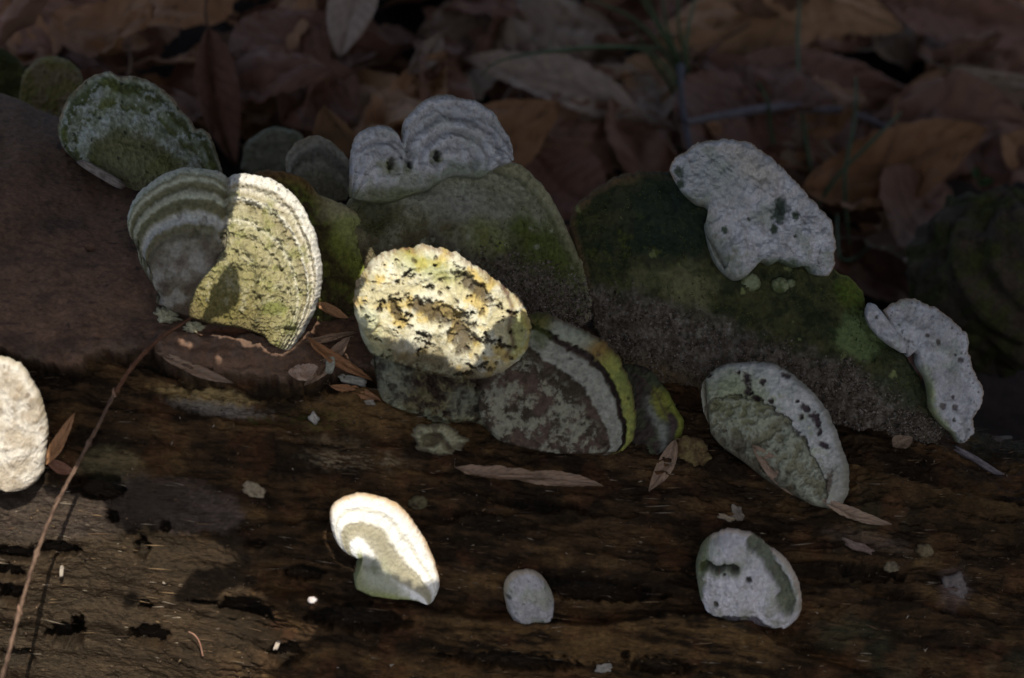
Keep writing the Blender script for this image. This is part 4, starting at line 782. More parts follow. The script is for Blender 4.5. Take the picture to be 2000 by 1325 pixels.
def bg_leaf(a, b, ha, hb, width, mat, label, yaw=0, elev=50, seed=1, **kw):
    p0, p1 = on_ground(*a, ha), on_ground(*b, hb); l = np.linalg.norm(p1 - p0)
    lp = math.hypot(a[0] - b[0], a[1] - b[1])
    o = link('dead_leaf', leaf_mesh('dead_leaf', seed, mat, wd=width / lp * 1.15, **kw), None, label, 'leaf', 'fallen leaves behind the log')
    place(o, p0, p1, nrm(yaw, elev)); return o
bg_leaf((690, -90), (672, 118), .10, .055, 80, ML_PALE, 'pale pointed leaf hanging tip down at the top, left of centre', 0, 35, 1, fold=.2, curl=.2, serr=0)
bg_leaf((1215, 20), (828, 62), .03, .03, 150, ML_TAN, 'broad toothed brown leaf lying flat at the top centre', 0, 62, 2, fold=-.15, curl=-.3)
bg_leaf((1255, 225), (895, 132), .035, .04, 90, ML_PALE, 'pale folded leaf with curled upper edge under the grass arc', 10, 50, 3, fold=.5, curl=.25, twist=.6)
bg_leaf((1310, 130), (1255, 240), .03, .02, 90, ML_OR, 'orange brown leaf beside the grass stems', 10, 50, 4, fold=.3, curl=.3)
bg_leaf((1800, -30), (1275, 30), .06, .055, 170, ML_OR, 'long tan leaf with orange lower edge at the top right', -5, 50, 5, fold=-.35, curl=-.3)
bg_leaf((1440, -60), (1760, 75), .085, .07, 110, ML_OR, 'orange leaf overlapping the long tan one at the top right', 5, 48, 6, fold=-.3, curl=.3)
bg_leaf((1700, 20), (2050, 60), .06, .06, 150, ML_BR, 'broad dull brown leaf in the top right corner', 5, 55, 7, fold=.2, curl=.3, ragged=.2)
bg_leaf((1490, 150), (1350, 330), .05, .045, 120, ML_BR, 'upright brown leaf just above the thick white crust', -10, 30, 8, fold=.2, curl=.2)
bg_leaf((1850, 140), (1800, 350), .07, .04, 95, ML_OR, 'orange brown leaf hanging down at the right', -10, 30, 9, fold=.25, curl=.3, serr=.02)
bg_leaf((1840, 130), (2100, 190), .08, .08, 60, ML_TAN, 'pale brown leaf with jagged edge at the right border', 0, 45, 10, fold=-.3, curl=.3)
bg_leaf((1690, 240), (1620, 440), .05, .03, 115, ML_BR, 'ribbed leaf standing behind the grass blades', 5, 35, 11, fold=.15, curl=.2, serr=.02)
bg_leaf((1560, 240), (1590, 420), .05, .03, 80, ML_TAN, 'grey brown leaf behind the tall grass blade', 5, 35, 12, fold=.15, curl=.2)
bg_leaf((1400, 160), (1790, 190), .04, .04, 110, ML_BR, 'brown leaf bridging the gap above the bent twig', 0, 45, 13, fold=-.2, curl=.3)
bg_leaf((640, 30), (450, 130), .06, .05, 120, ML_BR, 'reddish brown leaf left of the pale pointed one', 0, 45, 14, fold=-.2, curl=.3)
bg_leaf((395, 60), (470, 330), .08, .03, 70, ML_BR, 'narrow folded brown leaf standing beside the green banded fungus', 20, 30, 15, fold=.8, curl=.2, serr=.0)
bg_leaf((690, 150), (540, 250), .05, .04, 120, ML_BR, 'dark leaf above the small greyish fungus', 0, 40, 16, fold=.2, curl=.3)
bg_leaf((250, -20), (170, 160), .05, .03, 150, ML_BR, 'dark brown leaf above the green banded fungus', 0, 45, 17, fold=-.2, curl=.3)
bg_leaf((60, -50), (20, 120), .05, .03, 150, ML_BR, 'dark brown leaf in the top left corner', 0, 45, 18, fold=-.2, curl=.3)
bg_leaf((860, 70), (795, 150), .07, .06, 32, ML_TAN, 'slim greenish tan leaf left of the broad toothed one', 0, 40, 19, fold=.3, curl=.2, serr=0)
bg_leaf((470, 290), (560, 330), .06, .05, 60, ML_TAN, 'tan leaf scrap wedged behind the banded fungus', 0, 40, 20, fold=.1, curl=.3)
bg_leaf((1950, 260), (2060, 330), .06, .05, 90, ML_OR, 'orange leaf tip at the right border under the jagged one', 0, 45, 21, fold=.2)
bg_leaf((1040, 300), (1190, 420), .04, .04, 130, ML_BR, 'dull brown leaf between the two large fungi', 0, 45, 22, fold=.2, curl=.3)
bg_leaf((1000, 240), (1330, 270), .03, .03, 130, ML_BR, 'long dull brown leaf under the pale folded one', 0, 50, 23, fold=-.15, curl=.3)
bg_leaf((1730, 480), (1850, 380), .05, .05, 120, ML_BR, 'brown leaf left of the mossy stump', 0, 40, 24, fold=.2, curl=.3)
0 and bg_leaf((1880, 790), (2080, 780), .03, .03, 90, ML_BR, 'reddish brown leaf behind the white crescent fungus', 0, 40, 25, fold=.1, curl=.2)
kinds = [leaf_mesh('litter_leaf', 40 + k, (ML_BR, ML_BR, ML_OR, ML_TAN, ML_BR, ML_BR, ML_OR, ML_BR)[k], wd=(.42, .5, .38, .55, .45, .35, .5, .6)[k], fold=(.2, -.25, .35, -.1, .15, .5, -.3, .1)[k], curl=(.4, -.5, .7, .3, -.3, .8, .5, -.6)[k], twist=(.2, -.5, .6, 0, .4, -.3, .2, .5)[k], ragged=(0, .3, 0, .2, 0, .4, 0, .3)[k], nl=30, nw=11, wave=.06) for k in range(8)]
def region(qx):
    for lim, nm in ((300, 'above the green banded fungus'), (640, 'above the half sunlit banded fungus'), (1010, 'above the two white domes'), (1330, 'between grass tuft and olive fungus'), (1640, 'above the thick white crust'), (9999, 'near the right border')):
        if qx < lim: return nm
LB = ('dull dark brown leaf lying in the blurred litter behind the log', 'brown curled leaf lying in the blurred litter behind the log')
cnt = 0
for i in range(900):
    x = rng.uniform(-.62, .62); y = rng.uniform(.1, 1.15)
    z = float(ground_z(np.array([x]), np.array([y]))[0]) + .010 + .03 * rng.random()
    qx, qy = to_px(np.array([x, y, z]))
    if not (-250 < qx < 2250 and -330 < qy < 800): continue
    if qy > 250 + .33 * qx: continue
    if qx > 1760 and qy > 330: continue
    k = i % 8; rg = region(qx); kd = ('flat dull brown', 'curled brown', 'orange brown', 'pale tan')[(0, 1, 2, 3, 0, 1, 2, 0)[k]]; dp = 'deep in' if y > .55 else 'low in'
    o = link('dead_leaf', kinds[k], None, '%s leaf %s the litter %s' % (kd, dp, rg), 'leaf', '%s leaves %s the litter %s' % (kd, dp, rg))
    o.location = (x, y, z); s_ = rng.uniform(.085, .145); o.scale = (s_, s_, s_)
    o.rotation_euler = (rng.normal(0, .33) + .2, rng.normal(0, .3), rng.uniform(0, 6.28)); cnt += 1
    if cnt >= 230: break

# ------------------------------------------------------------------ twigs, blades, slivers
def tube(name, pts, radii, mat, c1, c2, seed=1, sides=8, rough=.15, n=None, parent=None, knots=()):
    P_ = resample(pts, n or max(12, int(len(pts) * 14))); m = len(P_); q_ = np.linspace(0, 1, m); rr = np.interp(q_, np.linspace(0, 1, len(radii)), radii)
    for kq in knots: rr = rr * (1 + .7 * np.exp(-((q_ - kq) / .008) ** 2))
    T_ = np.gradient(P_, axis=0); T_ /= np.linalg.norm(T_, axis=1)[:, None]; ref = np.cross(T_, np.array([.3, .5, .8])); ref /= np.linalg.norm(ref, axis=1)[:, None]; bi = np.cross(T_, ref)
    a = np.linspace(0, 2 * math.pi, sides, endpoint=False)
    I_, J_ = np.meshgrid(np.arange(m), a, indexing='ij'); r2 = rr[:, None] * (1 + rough * fbm(I_ * .35, np.cos(J_) * 1.2 + seed, 1, seed, 2))
    V_ = P_[:, None] + r2[..., None] * (np.cos(J_)[..., None] * ref[:, None] + np.sin(J_)[..., None] * bi[:, None]); V_ = V_.reshape(-1, 3)
    idx = np.arange(m * sides).reshape(m, sides); w_ = np.hstack([idx, idx[:, :1]]); F = np.stack([w_[:-1, :-1], w_[:-1, 1:], w_[1:, 1:], w_[1:, :-1]], -1).reshape(-1, 4)
    cap = np.vstack([P_[:1], P_[-1:]]); V_ = np.vstack([V_, cap]); n0 = m * sides
    Fc = [(n0, w_[0, j + 1], w_[0, j], n0) for j in range(0)]
    nn = fbm(I_ * .15, J_, 1, seed + 2, 3).ravel(); nn = np.append(nn, [0, 0]); c = mix(c1[None], c2[None], sst(-.4, .4, nn))
    return link(name, make_mesh(name, V_, F, mat, c), parent)
def on_log(px, py, lift): p = hit(px, py); return p + np.array([0, -.45, .89]) * lift
# thin stem leaning across the lower left
T = empty('dry_stem', 'thin reddish brown stem leaning across the log from the lower left corner', 'twig')
def scr(px, py, lift): return hit(px, py) + (-FWD) * lift
st = [scr(-30, 1440, .050), scr(5, 1325, .046), scr(40, 1195, .044), scr(75, 1070, .043), scr(110, 985, .042), scr(150, 910, .041), scr(190, 835, .039), scr(222, 772, .036), scr(260, 712, .030), scr(310, 660, .022), scr(362, 618, .012)]
# evaluate in camera rays so that the stem is one smooth curve in space
dep = np.linspace(1.085, 1.135, len(st)); pxs = [(-30, 1440), (5, 1325), (38, 1195), (72, 1080), (108, 990), (150, 910), (190, 835), (222, 772), (262, 712), (312, 662), (372, 622)]
endp = hit(372, 622); ed_ = (endp - CAM) @ FWD; startd = (hit(5, 1325) - CAM) @ FWD - .012
hd = np.array([(hit(a, b) - CAM) @ FWD for a, b in pxs])
while True:
    dl = np.linspace(startd, ed_ - .006, len(pxs))
    if (dl[:-2] < hd[:-2] - .012).all(): break
    startd -= .003
    if startd < .9: break
dep = np.linspace(startd, ed_ - .006, len(pxs)); st = [on_depth(a, b, d) for (a, b), d in zip(pxs, dep)]
tube('stem', st[:8], [.0010, .0008, .0008], M_CHIP, C3(.06, .035, .024), C3(.14, .09, .06), 3, 10, .5, 160, T, knots=(.1, .17, .33, .5, .66, .84))
tube('stem', st[7:], [.0009, .0011, .0010, .0007], M_CHIP, C3(.08, .035, .02), C3(.12, .06, .033), 4, 10, .35, 80, T, knots=(.05,))
tube('bud', [on_depth(224, 775, dep[7]), on_depth(221, 764, dep[7] - .001), on_depth(222, 757, dep[7] - .001)], [.0009, .0006, .0001], M_CHIP, C3(.2, .12, .08), C3(.2, .12, .08), 5, 6, .2, 8, T)
tube('bud', [on_depth(40, 1200, dep[2]), on_depth(36, 1188, dep[2] - .001), on_depth(37, 1180, dep[2] - .001)], [.0011, .0008, .0001], M_CHIP, C3(.2, .12, .08), C3(.2, .12, .08), 6, 6, .2, 8, T)
for (s_, e_, rr) in (((478, 520), (420, 590), .0006),):
    pass
# background twigs
def bgt(pts, up, r, c1, c2, label, name='twig'):
    o = tube(name, [on_ground(a, b, up) for a, b in pts], r, M_CHIP, c1, c2, len(pts), 8, .15); o['label'] = label; o['category'] = 'twig'; return o
bgt([(1340, 240), (1420, 225), (1500, 213), (1580, 212), (1650, 218), (1710, 240), (1745, 262)], .07, [.0022, .003, .003, .002], C3(.10, .085, .09), C3(.15, .13, .135), 'bent greyish twig lying on the leaves above the white crust')
bgt([(1895, 706), (1930, 697), (1970, 692), (2050, 690)], .05, [.0008, .0014, .0014], C3(.20, .10, .04), C3(.24, .13, .06), 'thin orange twig sticking in from the right border')
bgt([(1330, 130), (1332, 200), (1350, 300)], .06, [.003, .0022, .002], C3(.07, .06, .06), C3(.10, .085, .09), 'dark upright twig among the grass stems')
# an unseen trunk added at the right to block sky light and darken that side
qa = np.linspace(0, 2 * math.pi, 160, endpoint=False); qz = np.linspace(-.4, 4.5, 160); Z_, A_ = np.meshgrid(qz, qa, indexing='ij')
rt = (.24 - .02 * Z_) * (1 + .06 * fbm(A_.ravel() * 6, Z_.ravel() * 2, 1.0, 851, 4).reshape(Z_.shape)) + .012 * np.abs(fbm(np.cos(A_.ravel()) * 9, Z_.ravel() * 2.5 + np.sin(A_.ravel()) * 9, .8, 852, 4).reshape(Z_.shape)) + .12 * np.exp(-np.maximum(Z_ + .25, 0) / .12)
idx = np.arange(Z_.size).reshape(Z_.shape); w_ = np.hstack([idx, idx[:, :1]]); Fq = np.stack([w_[:-1, :-1], w_[:-1, 1:], w_[1:, 1:], w_[1:, :-1]], -1).reshape(-1, 4)
Vq = np.stack([(.95 + rt * np.cos(A_)).ravel(), (.05 + rt * np.sin(A_)).ravel(), Z_.ravel()], 1); nq = fbm(Vq[:, 2] * 3, A_.ravel() * 8, .6, 853, 5)
link('added_shade_trunk', make_mesh('added_shade_trunk', Vq, Fq, M_BARK, mix(C3(.05, .04, .03)[None], C3(.13, .11, .09)[None], sst(-.3, .4, nq))), None, 'grey brown tree trunk added outside the picture to darken the right of the log', 'added tree')
# grass
T = empty('grass_tuft', 'dark green grass tuft growing from the leaf litter at the top centre', 'grass tuft')
def blade(pts, up, r, parent): return tube('blade', [on_ground(a, b, u_) for (a, b), u_ in zip(pts, up)], r, M_GRASS, C3(.045, .075, .022), C3(.075, .10, .035), len(pts) + int(pts[0][0]), 6, .05, parent=parent)
blade([(1290, 95), (1180, 92), (1100, 98), (1020, 108), (965, 125), (938, 150)], [.05, .07, .08, .09, .09, .085], [.0014, .0015, .0013, .0004], T)
for k, (a, b, c_, d_) in enumerate([((1345, 250), (1330, 150), (1290, 60), (1215, -60)), ((1350, 250), (1325, 120), (1270, 10), (1230, -90)), ((1352, 260), (1340, 160), (1300, 40), (1290, -70)), ((1355, 250), (1345, 140), (1325, 40), (1330, -80)), ((1345, 240), (1320, 140), (1240, 40), (1100, -20)), ((1360, 270), (1352, 180), (1340, 90), (1370, -60)), ((1340, 250), (1310, 170), (1270, 110), (1240, 60)), ((1380, 330), (1350, 230), (1310, 150), (1265, 90)), ((1345, 260), (1335, 200), (1300, 130), (1240, 90))]):
    blade([a, b, c_, d_], [.02, .04, .07, .09], [.0016, .0014, .0010, .0004], T)
def lone(pts, label, up=(.03, .06, .08, .09)):
    o = tube('grass_stalk', [on_ground(a, b, u_) for (a, b), u_ in zip(pts, up)], [.0014, .0013, .0012, .0008], M_GRASS, C3(.045, .07, .03), C3(.06, .09, .04), int(pts[0][0]) % 50, 6, .05); o['label'] = label; o['category'] = 'grass stalk'; o['group'] = 'single grass blades behind the white crust'
lone([(1600, 400), (1572, 260), (1558, 100), (1566, -60)], 'tallest single grass blade, rising straight to the top edge')
lone([(1585, 420), (1640, 340), (1700, 280), (1760, 220)], 'slanting thin grass blade leaning right over the ribbed leaf')
lone([(1660, 480), (1650, 350), (1668, 240), (1672, 150)], 'faint upright grass blade right of the tallest one')
lone([(1700, 480), (1670, 505), (1640, 500), (1635, 420)], 'looped thin grass blade near the right of the white crust', (.03, .04, .05, .06))
lone([(1520, 330), (1505, 250), (1500, 200), (1480, 160)], 'short faint grass blade left of the tallest one')
T = empty('seedling', 'tiny green seedling with two leaves at the right', 'seedling')
tube('seedling_stem', [on_ground(1915, 375, .03), on_ground(1908, 350, .05)], [.0006, .0006], M_GRASS, C3(.05, .09, .03), C3(.05, .09, .03), 2, 6, parent=T)
MS = leaf_mat('seedling_leaf', (.05, .10, .03), (.06, .12, .035), (.07, .13, .04))
for a, b in (((1906, 352), (1906, 325)), ((1910, 356), (1942, 358))):
    o = link('seedling_leaf', leaf_mesh('seedling_leaf', 5, MS, wd=.6, serr=0, nl=16, nw=7), T); place(o, on_ground(*a, .05), on_ground(*b, .055), nrm(0, 50))

# mossy stump at the right, mossy lumps at the left, behind the log
def lump(name, c, r, cA, cB, label, cat, seed=1, n=120, amp=.25, group=None):
    a = np.linspace(0, 2 * math.pi, n, endpoint=False); b_ = np.linspace(0.0, math.pi, n // 2); B_, A_ = np.meshgrid(b_, a, indexing='ij')
    d = np.stack([np.sin(B_) * np.cos(A_), np.sin(B_) * np.sin(A_), np.cos(B_)], -1).reshape(-1, 3)
    nz = fbm(d[:, 0] * 3 + d[:, 2] * 2, d[:, 1] * 3 - d[:, 2] * 2.5, 1.3, seed, 6, .55)
    V_ = c[None] + d * np.array(r)[None] * (1 + amp * nz)[:, None]; k = fbm(d[:, 0] * 3 - d[:, 2], d[:, 1] * 3 + d[:, 2] * 2, .8, seed + 9, 5, .6)
    col_ = mix(cA[None], cB[None], sst(-.2, .3, k)); idx = np.arange(len(V_)).reshape(n // 2, n); w_ = np.hstack([idx, idx[:, :1]])
    F = np.stack([w_[:-1, :-1], w_[1:, :-1], w_[1:, 1:], w_[:-1, 1:]], -1).reshape(-1, 4)
    return link(name, make_mesh(name, V_, F, M_SOIL, col_), None, label, cat, group)
g1 = on_depth(1975, 545, 1.47)
lump('mossy_stump', g1, (.060, .05, .055), C3(.065, .048, .032), C3(.05, .052, .015), 'blurred mossy brown stump at the right border', 'stump', 801, amp=.22)
g1 = on_ground(1900, 640, 0); lump('rotten_wood_piece', g1 + np.array([0, .04, -.02]), (.08, .03, .03), C3(.05, .035, .025), C3(.08, .06, .045), 'dark rotten wood piece behind the white crescent fungus', 'wood piece', 803, amp=.5)
P = Plane(); P.o = on_depth(95, 190, 1.36); P.n = nrm(0, 34)
T = empty('bracket_fungus', 'blurred olive brown shelf fungus at the far upper left, behind the log', 'fungus', 'blurred shelf fungi behind the log')
fan('cap', P, [(40, 250), (38, 190), (50, 140), (80, 115), (115, 112), (150, 130), (163, 165), (160, 205)], [(60, 270), (90, 280), (130, 270)], 40, plain(C3(.20, .16, .09), C3(.17, .15, .05), 811, None, 1.5), parent=T, rim=16, back=40)
P = Plane(); P.o = on_depth(20, 190, 1.45); P.n = nrm(0, 34)
T = empty('bracket_fungus', 'dark mossy fungus fading into the upper left border', 'fungus', 'blurred shelf fungi behind the log')
fan('cap', P, [(-90, 260), (-80, 150), (-20, 95), (20, 105), (50, 140), (60, 200)], [(-60, 290), (0, 290), (50, 260)], 40, plain(C3(.035, .04, .012), C3(.06, .06, .018), 812, None, 1.5), parent=T, rim=16, back=40)
P = Plane(); P.o = on_depth(535, 290, 1.40); P.n = nrm(0, 34)
T = empty('bracket_fungus', 'blurred grey green shelf fungus left of the small greyish one', 'fungus', 'blurred shelf fungi behind the log')
fan('cap', P, [(470, 330), (480, 285), (505, 260), (540, 248), (580, 258), (600, 280)], [(500, 350), (540, 350), (590, 340)], 30, plain(C3(.15, .145, .09), C3(.20, .19, .13), 813, None, 1), parent=T, rim=16, back=40)

# ------------------------------------------------------------------ things lying on the log
def log_leaf(a, b, la, lb, width, mat, label, name='leaf_fragment', yaw=0, elev=55, seed=1, cat='leaf fragment', **kw):
    p0 = hit(*a) + nrm(0, 50) * la; p1 = hit(*b) + nrm(0, 50) * lb
    lp = math.hypot(a[0] - b[0], a[1] - b[1]); kw.setdefault('serr', 0.0); kw.setdefault('pet', .02)
    o = link(name, leaf_mesh(name, seed, mat, wd=width / lp * 1.1, **kw), None, label, cat, 'leaf pieces lying on the log')
    place(o, p0, p1, nrm(yaw, elev)); return o
log_leaf((890, 918), (1060, 948), .012, .012, 26, ML_TAN, 'left half of the tan leaf pair lying below the striped fungus', seed=61, fold=.4, curl=.15, twist=.4, wave=.04, ragged=.3)
log_leaf((990, 935), (1175, 968), .012, .009, 27, ML_TAN, 'right half of the tan leaf pair lying below the striped fungus', seed=62, fold=.4, curl=.2, twist=-.3, wave=.04, ragged=.1)
log_leaf((1316, 866), (1266, 962), .008, .001, 26, ML_TAN, 'narrow tan leaf standing beside the yellowish brown nub', seed=63, fold=.2, curl=.1, elev=40)
log_leaf((1456, 892), (1548, 975), .020, .012, 30, ML_TAN, 'grey folded leaf leaning on the spotted fungus', seed=64, fold=.35, curl=.1, elev=45)
log_leaf((1590, 995), (1738, 1026), .012, .008, 22, ML_TAN, 'curled brown leaf below the foot of the spotted fungus', seed=65, fold=.4, curl=.3, twist=.3)
log_leaf((1572, 692), (1616, 604), .024, .024, 17, ML_OR, 'small orange brown leaf stuck upright on the dark green fungus', seed=66, fold=.3, elev=35)
log_leaf((600, 664), (724, 752), .010, .003, 20, ML_OR, 'long reddish brown leaf strip between the sunlit fungi', seed=67, fold=.5, curl=.3, twist=.4)
log_leaf((690, 672), (588, 756), .006, .002, 26, ML_TAN, 'grey tan leaf crossing under the reddish strip', seed=68, fold=.3, curl=.3)
log_leaf((646, 758), (748, 790), .003, .003, 20, ML_OR, 'orange leaf scrap with torn edge left of the pitted fungus foot', seed=69, fold=.2, curl=.2, ragged=.9, nl=60)
log_leaf((614, 608), (682, 628), .010, .006, 18, ML_OR, 'short orange leaf behind the tip of the banded fungus', seed=70, fold=.3, curl=.4)
log_leaf((306, 712), (465, 748), .009, .007, 22, ML_TAN, 'thin curled leaf under the bark ridge', seed=71, fold=.4, curl=.3, twist=.8, ragged=.3)
log_leaf((562, 738), (628, 728), .004, .008, 34, ML_PALE, 'crumpled grey leaf left of the crossing leaf strips', seed=72, fold=.4, curl=.8, wave=.12, ragged=.4)
log_leaf((82, 912), (163, 824), .004, .016, 20, ML_OR, 'brown leaf sliver leaning on the pale fungus at the left border', seed=73, fold=.4, curl=.1, elev=45)
log_leaf((590, 668), (700, 660), .004, .003, 12, ML_TAN, 'flat grey strip behind the tip of the banded fungus', seed=74, fold=.1, curl=.1)
log_leaf((700, 505), (726, 528), .012, .012, 14, ML_OR, 'tiny bark scrap catching sun beside the pitted fungus', seed=75, fold=.5, curl=.4)
log_leaf((1740, 882), (1775, 862), .003, .005, 16, ML_TAN, 'small pale leaf bit on the right end of the log', seed=76, fold=.3, curl=.4)
log_leaf((1430, 850), (1365, 835), .004, .004, 14, ML_BR, 'small brown leaf bit left of the spotted fungus', seed=77, fold=.3, curl=.4) if False else None
log_leaf((90, 905), (150, 925), .004, .003, 22, ML_BR, 'brown leaf scrap in the hollow right of the pale fungus', seed=78, fold=.3, curl=.5)
# flat broken chips: irregular slabs with thickness
def chip(px, py, rx, ry, rot, c1, c2, label, name='wood_chip', lift=.003, th=.0012, seed=1, elev=50, yaw=0, rough=.4, cat='wood chip'):
    P = Plane(); P.o = hit(px, py) + nrm(0, 50) * lift; P.n = nrm(yaw, elev); n = 34; a = np.linspace(0, 2 * math.pi, n, endpoint=False)
    rr = 1 + rough * .9 * fbm(np.cos(a) * 1.1 + seed, np.sin(a) * 1.1, 1, seed, 3, .4); sq = (np.abs(np.cos(a)) ** 4 + np.abs(np.sin(a)) ** 4) ** -.25; rr = np.clip(rr, .6, 1.35) * sq
    c_, s_ = math.cos(math.radians(rot)), math.sin(math.radians(rot)); V_ = []; m = 7
    for j in range(m):
        k = j / (m - 1); ex, ey = rr * np.cos(a) * rx * k, rr * np.sin(a) * ry * k; x = px + ex * c_ - ey * s_; y = py + ex * s_ + ey * c_
        V_.append(pts_on(P, x, y) + P.n * (.0006 * fbm(x, y, 12, seed, 3) + th * .5 * (k < 1))[:, None])
    V_.append(V_[-1] - P.n * th); idx = np.arange(n * (m + 1)).reshape(m + 1, n); w_ = np.hstack([idx, idx[:, :1]])
    F = np.stack([w_[:-1, :-1], w_[1:, :-1], w_[1:, 1:], w_[:-1, 1:]], -1).reshape(-1, 4); V_ = np.vstack(V_)
    xx, yy = to_px(V_); cc = mix(c1[None], c2[None], sst(-.3, .3, fbm(xx * c_ + yy * s_, -xx * s_ + yy * c_, 20, seed, 4, .6, sy=4)))
    return link(name, make_mesh(name, V_, F, M_CHIP, cc), None, label, cat, 'chips and scraps on the log')
GR = C3(.20, .165, .14)
chip(198, 340, 52, 9, 30, C3(.14, .11, .09), C3(.24, .20, .17), 'grey bark sliver leaning under the green banded fungus', 'bark_sliver', .016, .003, 3, 35, rough=.15, cat='bark sliver')
chip(688, 742, 27, 8, 16, C3(.28, .27, .22), C3(.18, .17, .14), 'white flat chip below the crossing leaf strips', seed=4)
chip(645, 712, 9, 17, 10, C3(.26, .27, .22), C3(.2, .2, .16), 'pale upright chip behind the crossing leaf strips', seed=5, rough=.2)
chip(722, 786, 10, 5, 5, C3(.25, .22, .18), C3(.16, .14, .11), 'tiny white scrap under the torn orange leaf', seed=6)
chip(613, 817, 11, 9, 60, C3(.28, .26, .23), C3(.18, .16, .14), 'small white flake on the brown wood below the leaf strips', seed=7)
chip(1440, 1003, 15, 13, 40, C3(.13, .11, .09), C3(.19, .16, .12), 'ragged pale lichen flake below the spotted fungus', 'lichen_flake', seed=22, rough=.6, cat='lichen flake')
chip(1420, 1012, 16, 5, 20, C3(.20, .16, .10), C3(.26, .2, .14), 'narrow tan end of the ragged lichen flake', 'lichen_flake', seed=9, rough=.7, cat='lichen flake')
chip(609, 1172, 9, 7, 20, C3(.5, .45, .42), C3(.4, .35, .32), 'tiny chip glinting in the sun left of the brilliant white fungus', seed=10)
chip(765, 708, 30, 30, 40, C3(.07, .05, .04), C3(.17, .13, .10), 'torn bark shard standing at the foot of the pitted fungus', 'bark_shard', .010, .003, 11, 35, rough=.8, cat='bark shard')
chip(545, 1252, 5, 20, 28, C3(.4, .34, .28), C3(.3, .25, .2), 'sunlit splinter beside the dark hole at the bottom', 'splinter', .004, .001, 12, rough=.3, cat='splinter')
chip(120, 1116, 3.5, 11, 8, C3(.3, .26, .2), C3(.24, .2, .16), 'tiny pale splinter right of the stem', 'splinter', .004, .001, 13, rough=.3, cat='splinter')
chip(1925, 910, 66, 6, 30, C3(.10, .085, .085), C3(.17, .145, .145), 'long greyish splinter below the white crescent fungus', 'splinter', .004, .002, 14, rough=.35, cat='splinter')
chip(1952, 858, 22, 6, 0, C3(.12, .11, .10), C3(.16, .15, .14), 'grey wood flake at the right border', seed=15, rough=.4)
chip(1678, 1068, 30, 8, 22, C3(.11, .075, .06), C3(.15, .11, .09), 'reddish wood flake on the dark wood at the right', seed=16, rough=.5)
chip(1865, 1150, 24, 30, 0, C3(.09, .075, .07), C3(.13, .11, .10), 'purplish grey patch flake near the lower right', seed=17, rough=.6, lift=.001)
chip(1762, 760, 42, 5, 42, C3(.07, .045, .035), C3(.09, .06, .045), 'short dark twig bit on the crust left of the white crescent', 'twig_bit', .004, .003, 19, rough=.2, cat='twig')
chip(1180, 1305, 16, 9, 0, C3(.16, .15, .13), C3(.22, .2, .17), 'pale chip at the bottom edge', seed=20)
T = empty('hair_root', 'tiny curved pale rootlet at the bottom left', 'rootlet')
tube('root_strand', [on_log(372, 1244, .006), on_log(384, 1252, .007), on_log(393, 1265, .006), on_log(397, 1284, .002)], [.00025, .0003, .0004], M_CHIP, C3(.3, .15, .10), C3(.3, .17, .12), 3, 6, .1, 20, T)

# crumbs of rotten wood scattered over the log: one object nobody could count
vi = np.where(vis & (barkm < .3))[0]; n = 15000; pk = rng.choice(vi, n); base = V[pk] + ND[pk] * .0002
den = fbm(PX[pk], PY[pk], 110, 901, 3) + .6 * fbm(PX[pk], PY[pk], 24, 902, 2); keep = den > -.15 + .35 * rng.random(n); pk = pk[keep]; base = base[keep]; n = len(pk)
sz = .00016 + .0007 * rng.random(n) ** 3.2; off = np.array([(1, 1, 1), (1, -1, -1), (-1, 1, -1), (-1, -1, 1)], float)
R3 = rng.normal(0, 1, (n, 3, 3)); Qm = np.linalg.qr(R3)[0]; asp = np.stack([1 + 2.2 * rng.random(n), 1 + 0 * sz, .4 + .6 * rng.random(n)], 1)
pv = np.einsum('nij,nkj->nki', Qm, off[None] * asp[:, None] * sz[:, None, None] * .6) + base[:, None]
pf = (np.arange(n)[:, None, None] * 4 + np.array([(0, 1, 2), (0, 3, 1), (0, 2, 3), (1, 3, 2)])[None]).reshape(-1, 3)
shade = rng.random(n)[:, None]; pc = np.where(shade < .62, C3(.05, .033, .022) * (.6 + rng.random((n, 1))), np.where(shade < .93, C3(.12, .08, .045) * (.7 + .6 * rng.random((n, 1))), C3(.26, .22, .17)))
link('wood_crumbs', make_mesh('wood_crumbs', pv.reshape(-1, 3), pf, M_CHIP, np.repeat(pc, 4, 0), smooth=False), None, 'dark crumbs and splinters of rotten wood strewn over the log', 'crumbs', None, 'stuff')

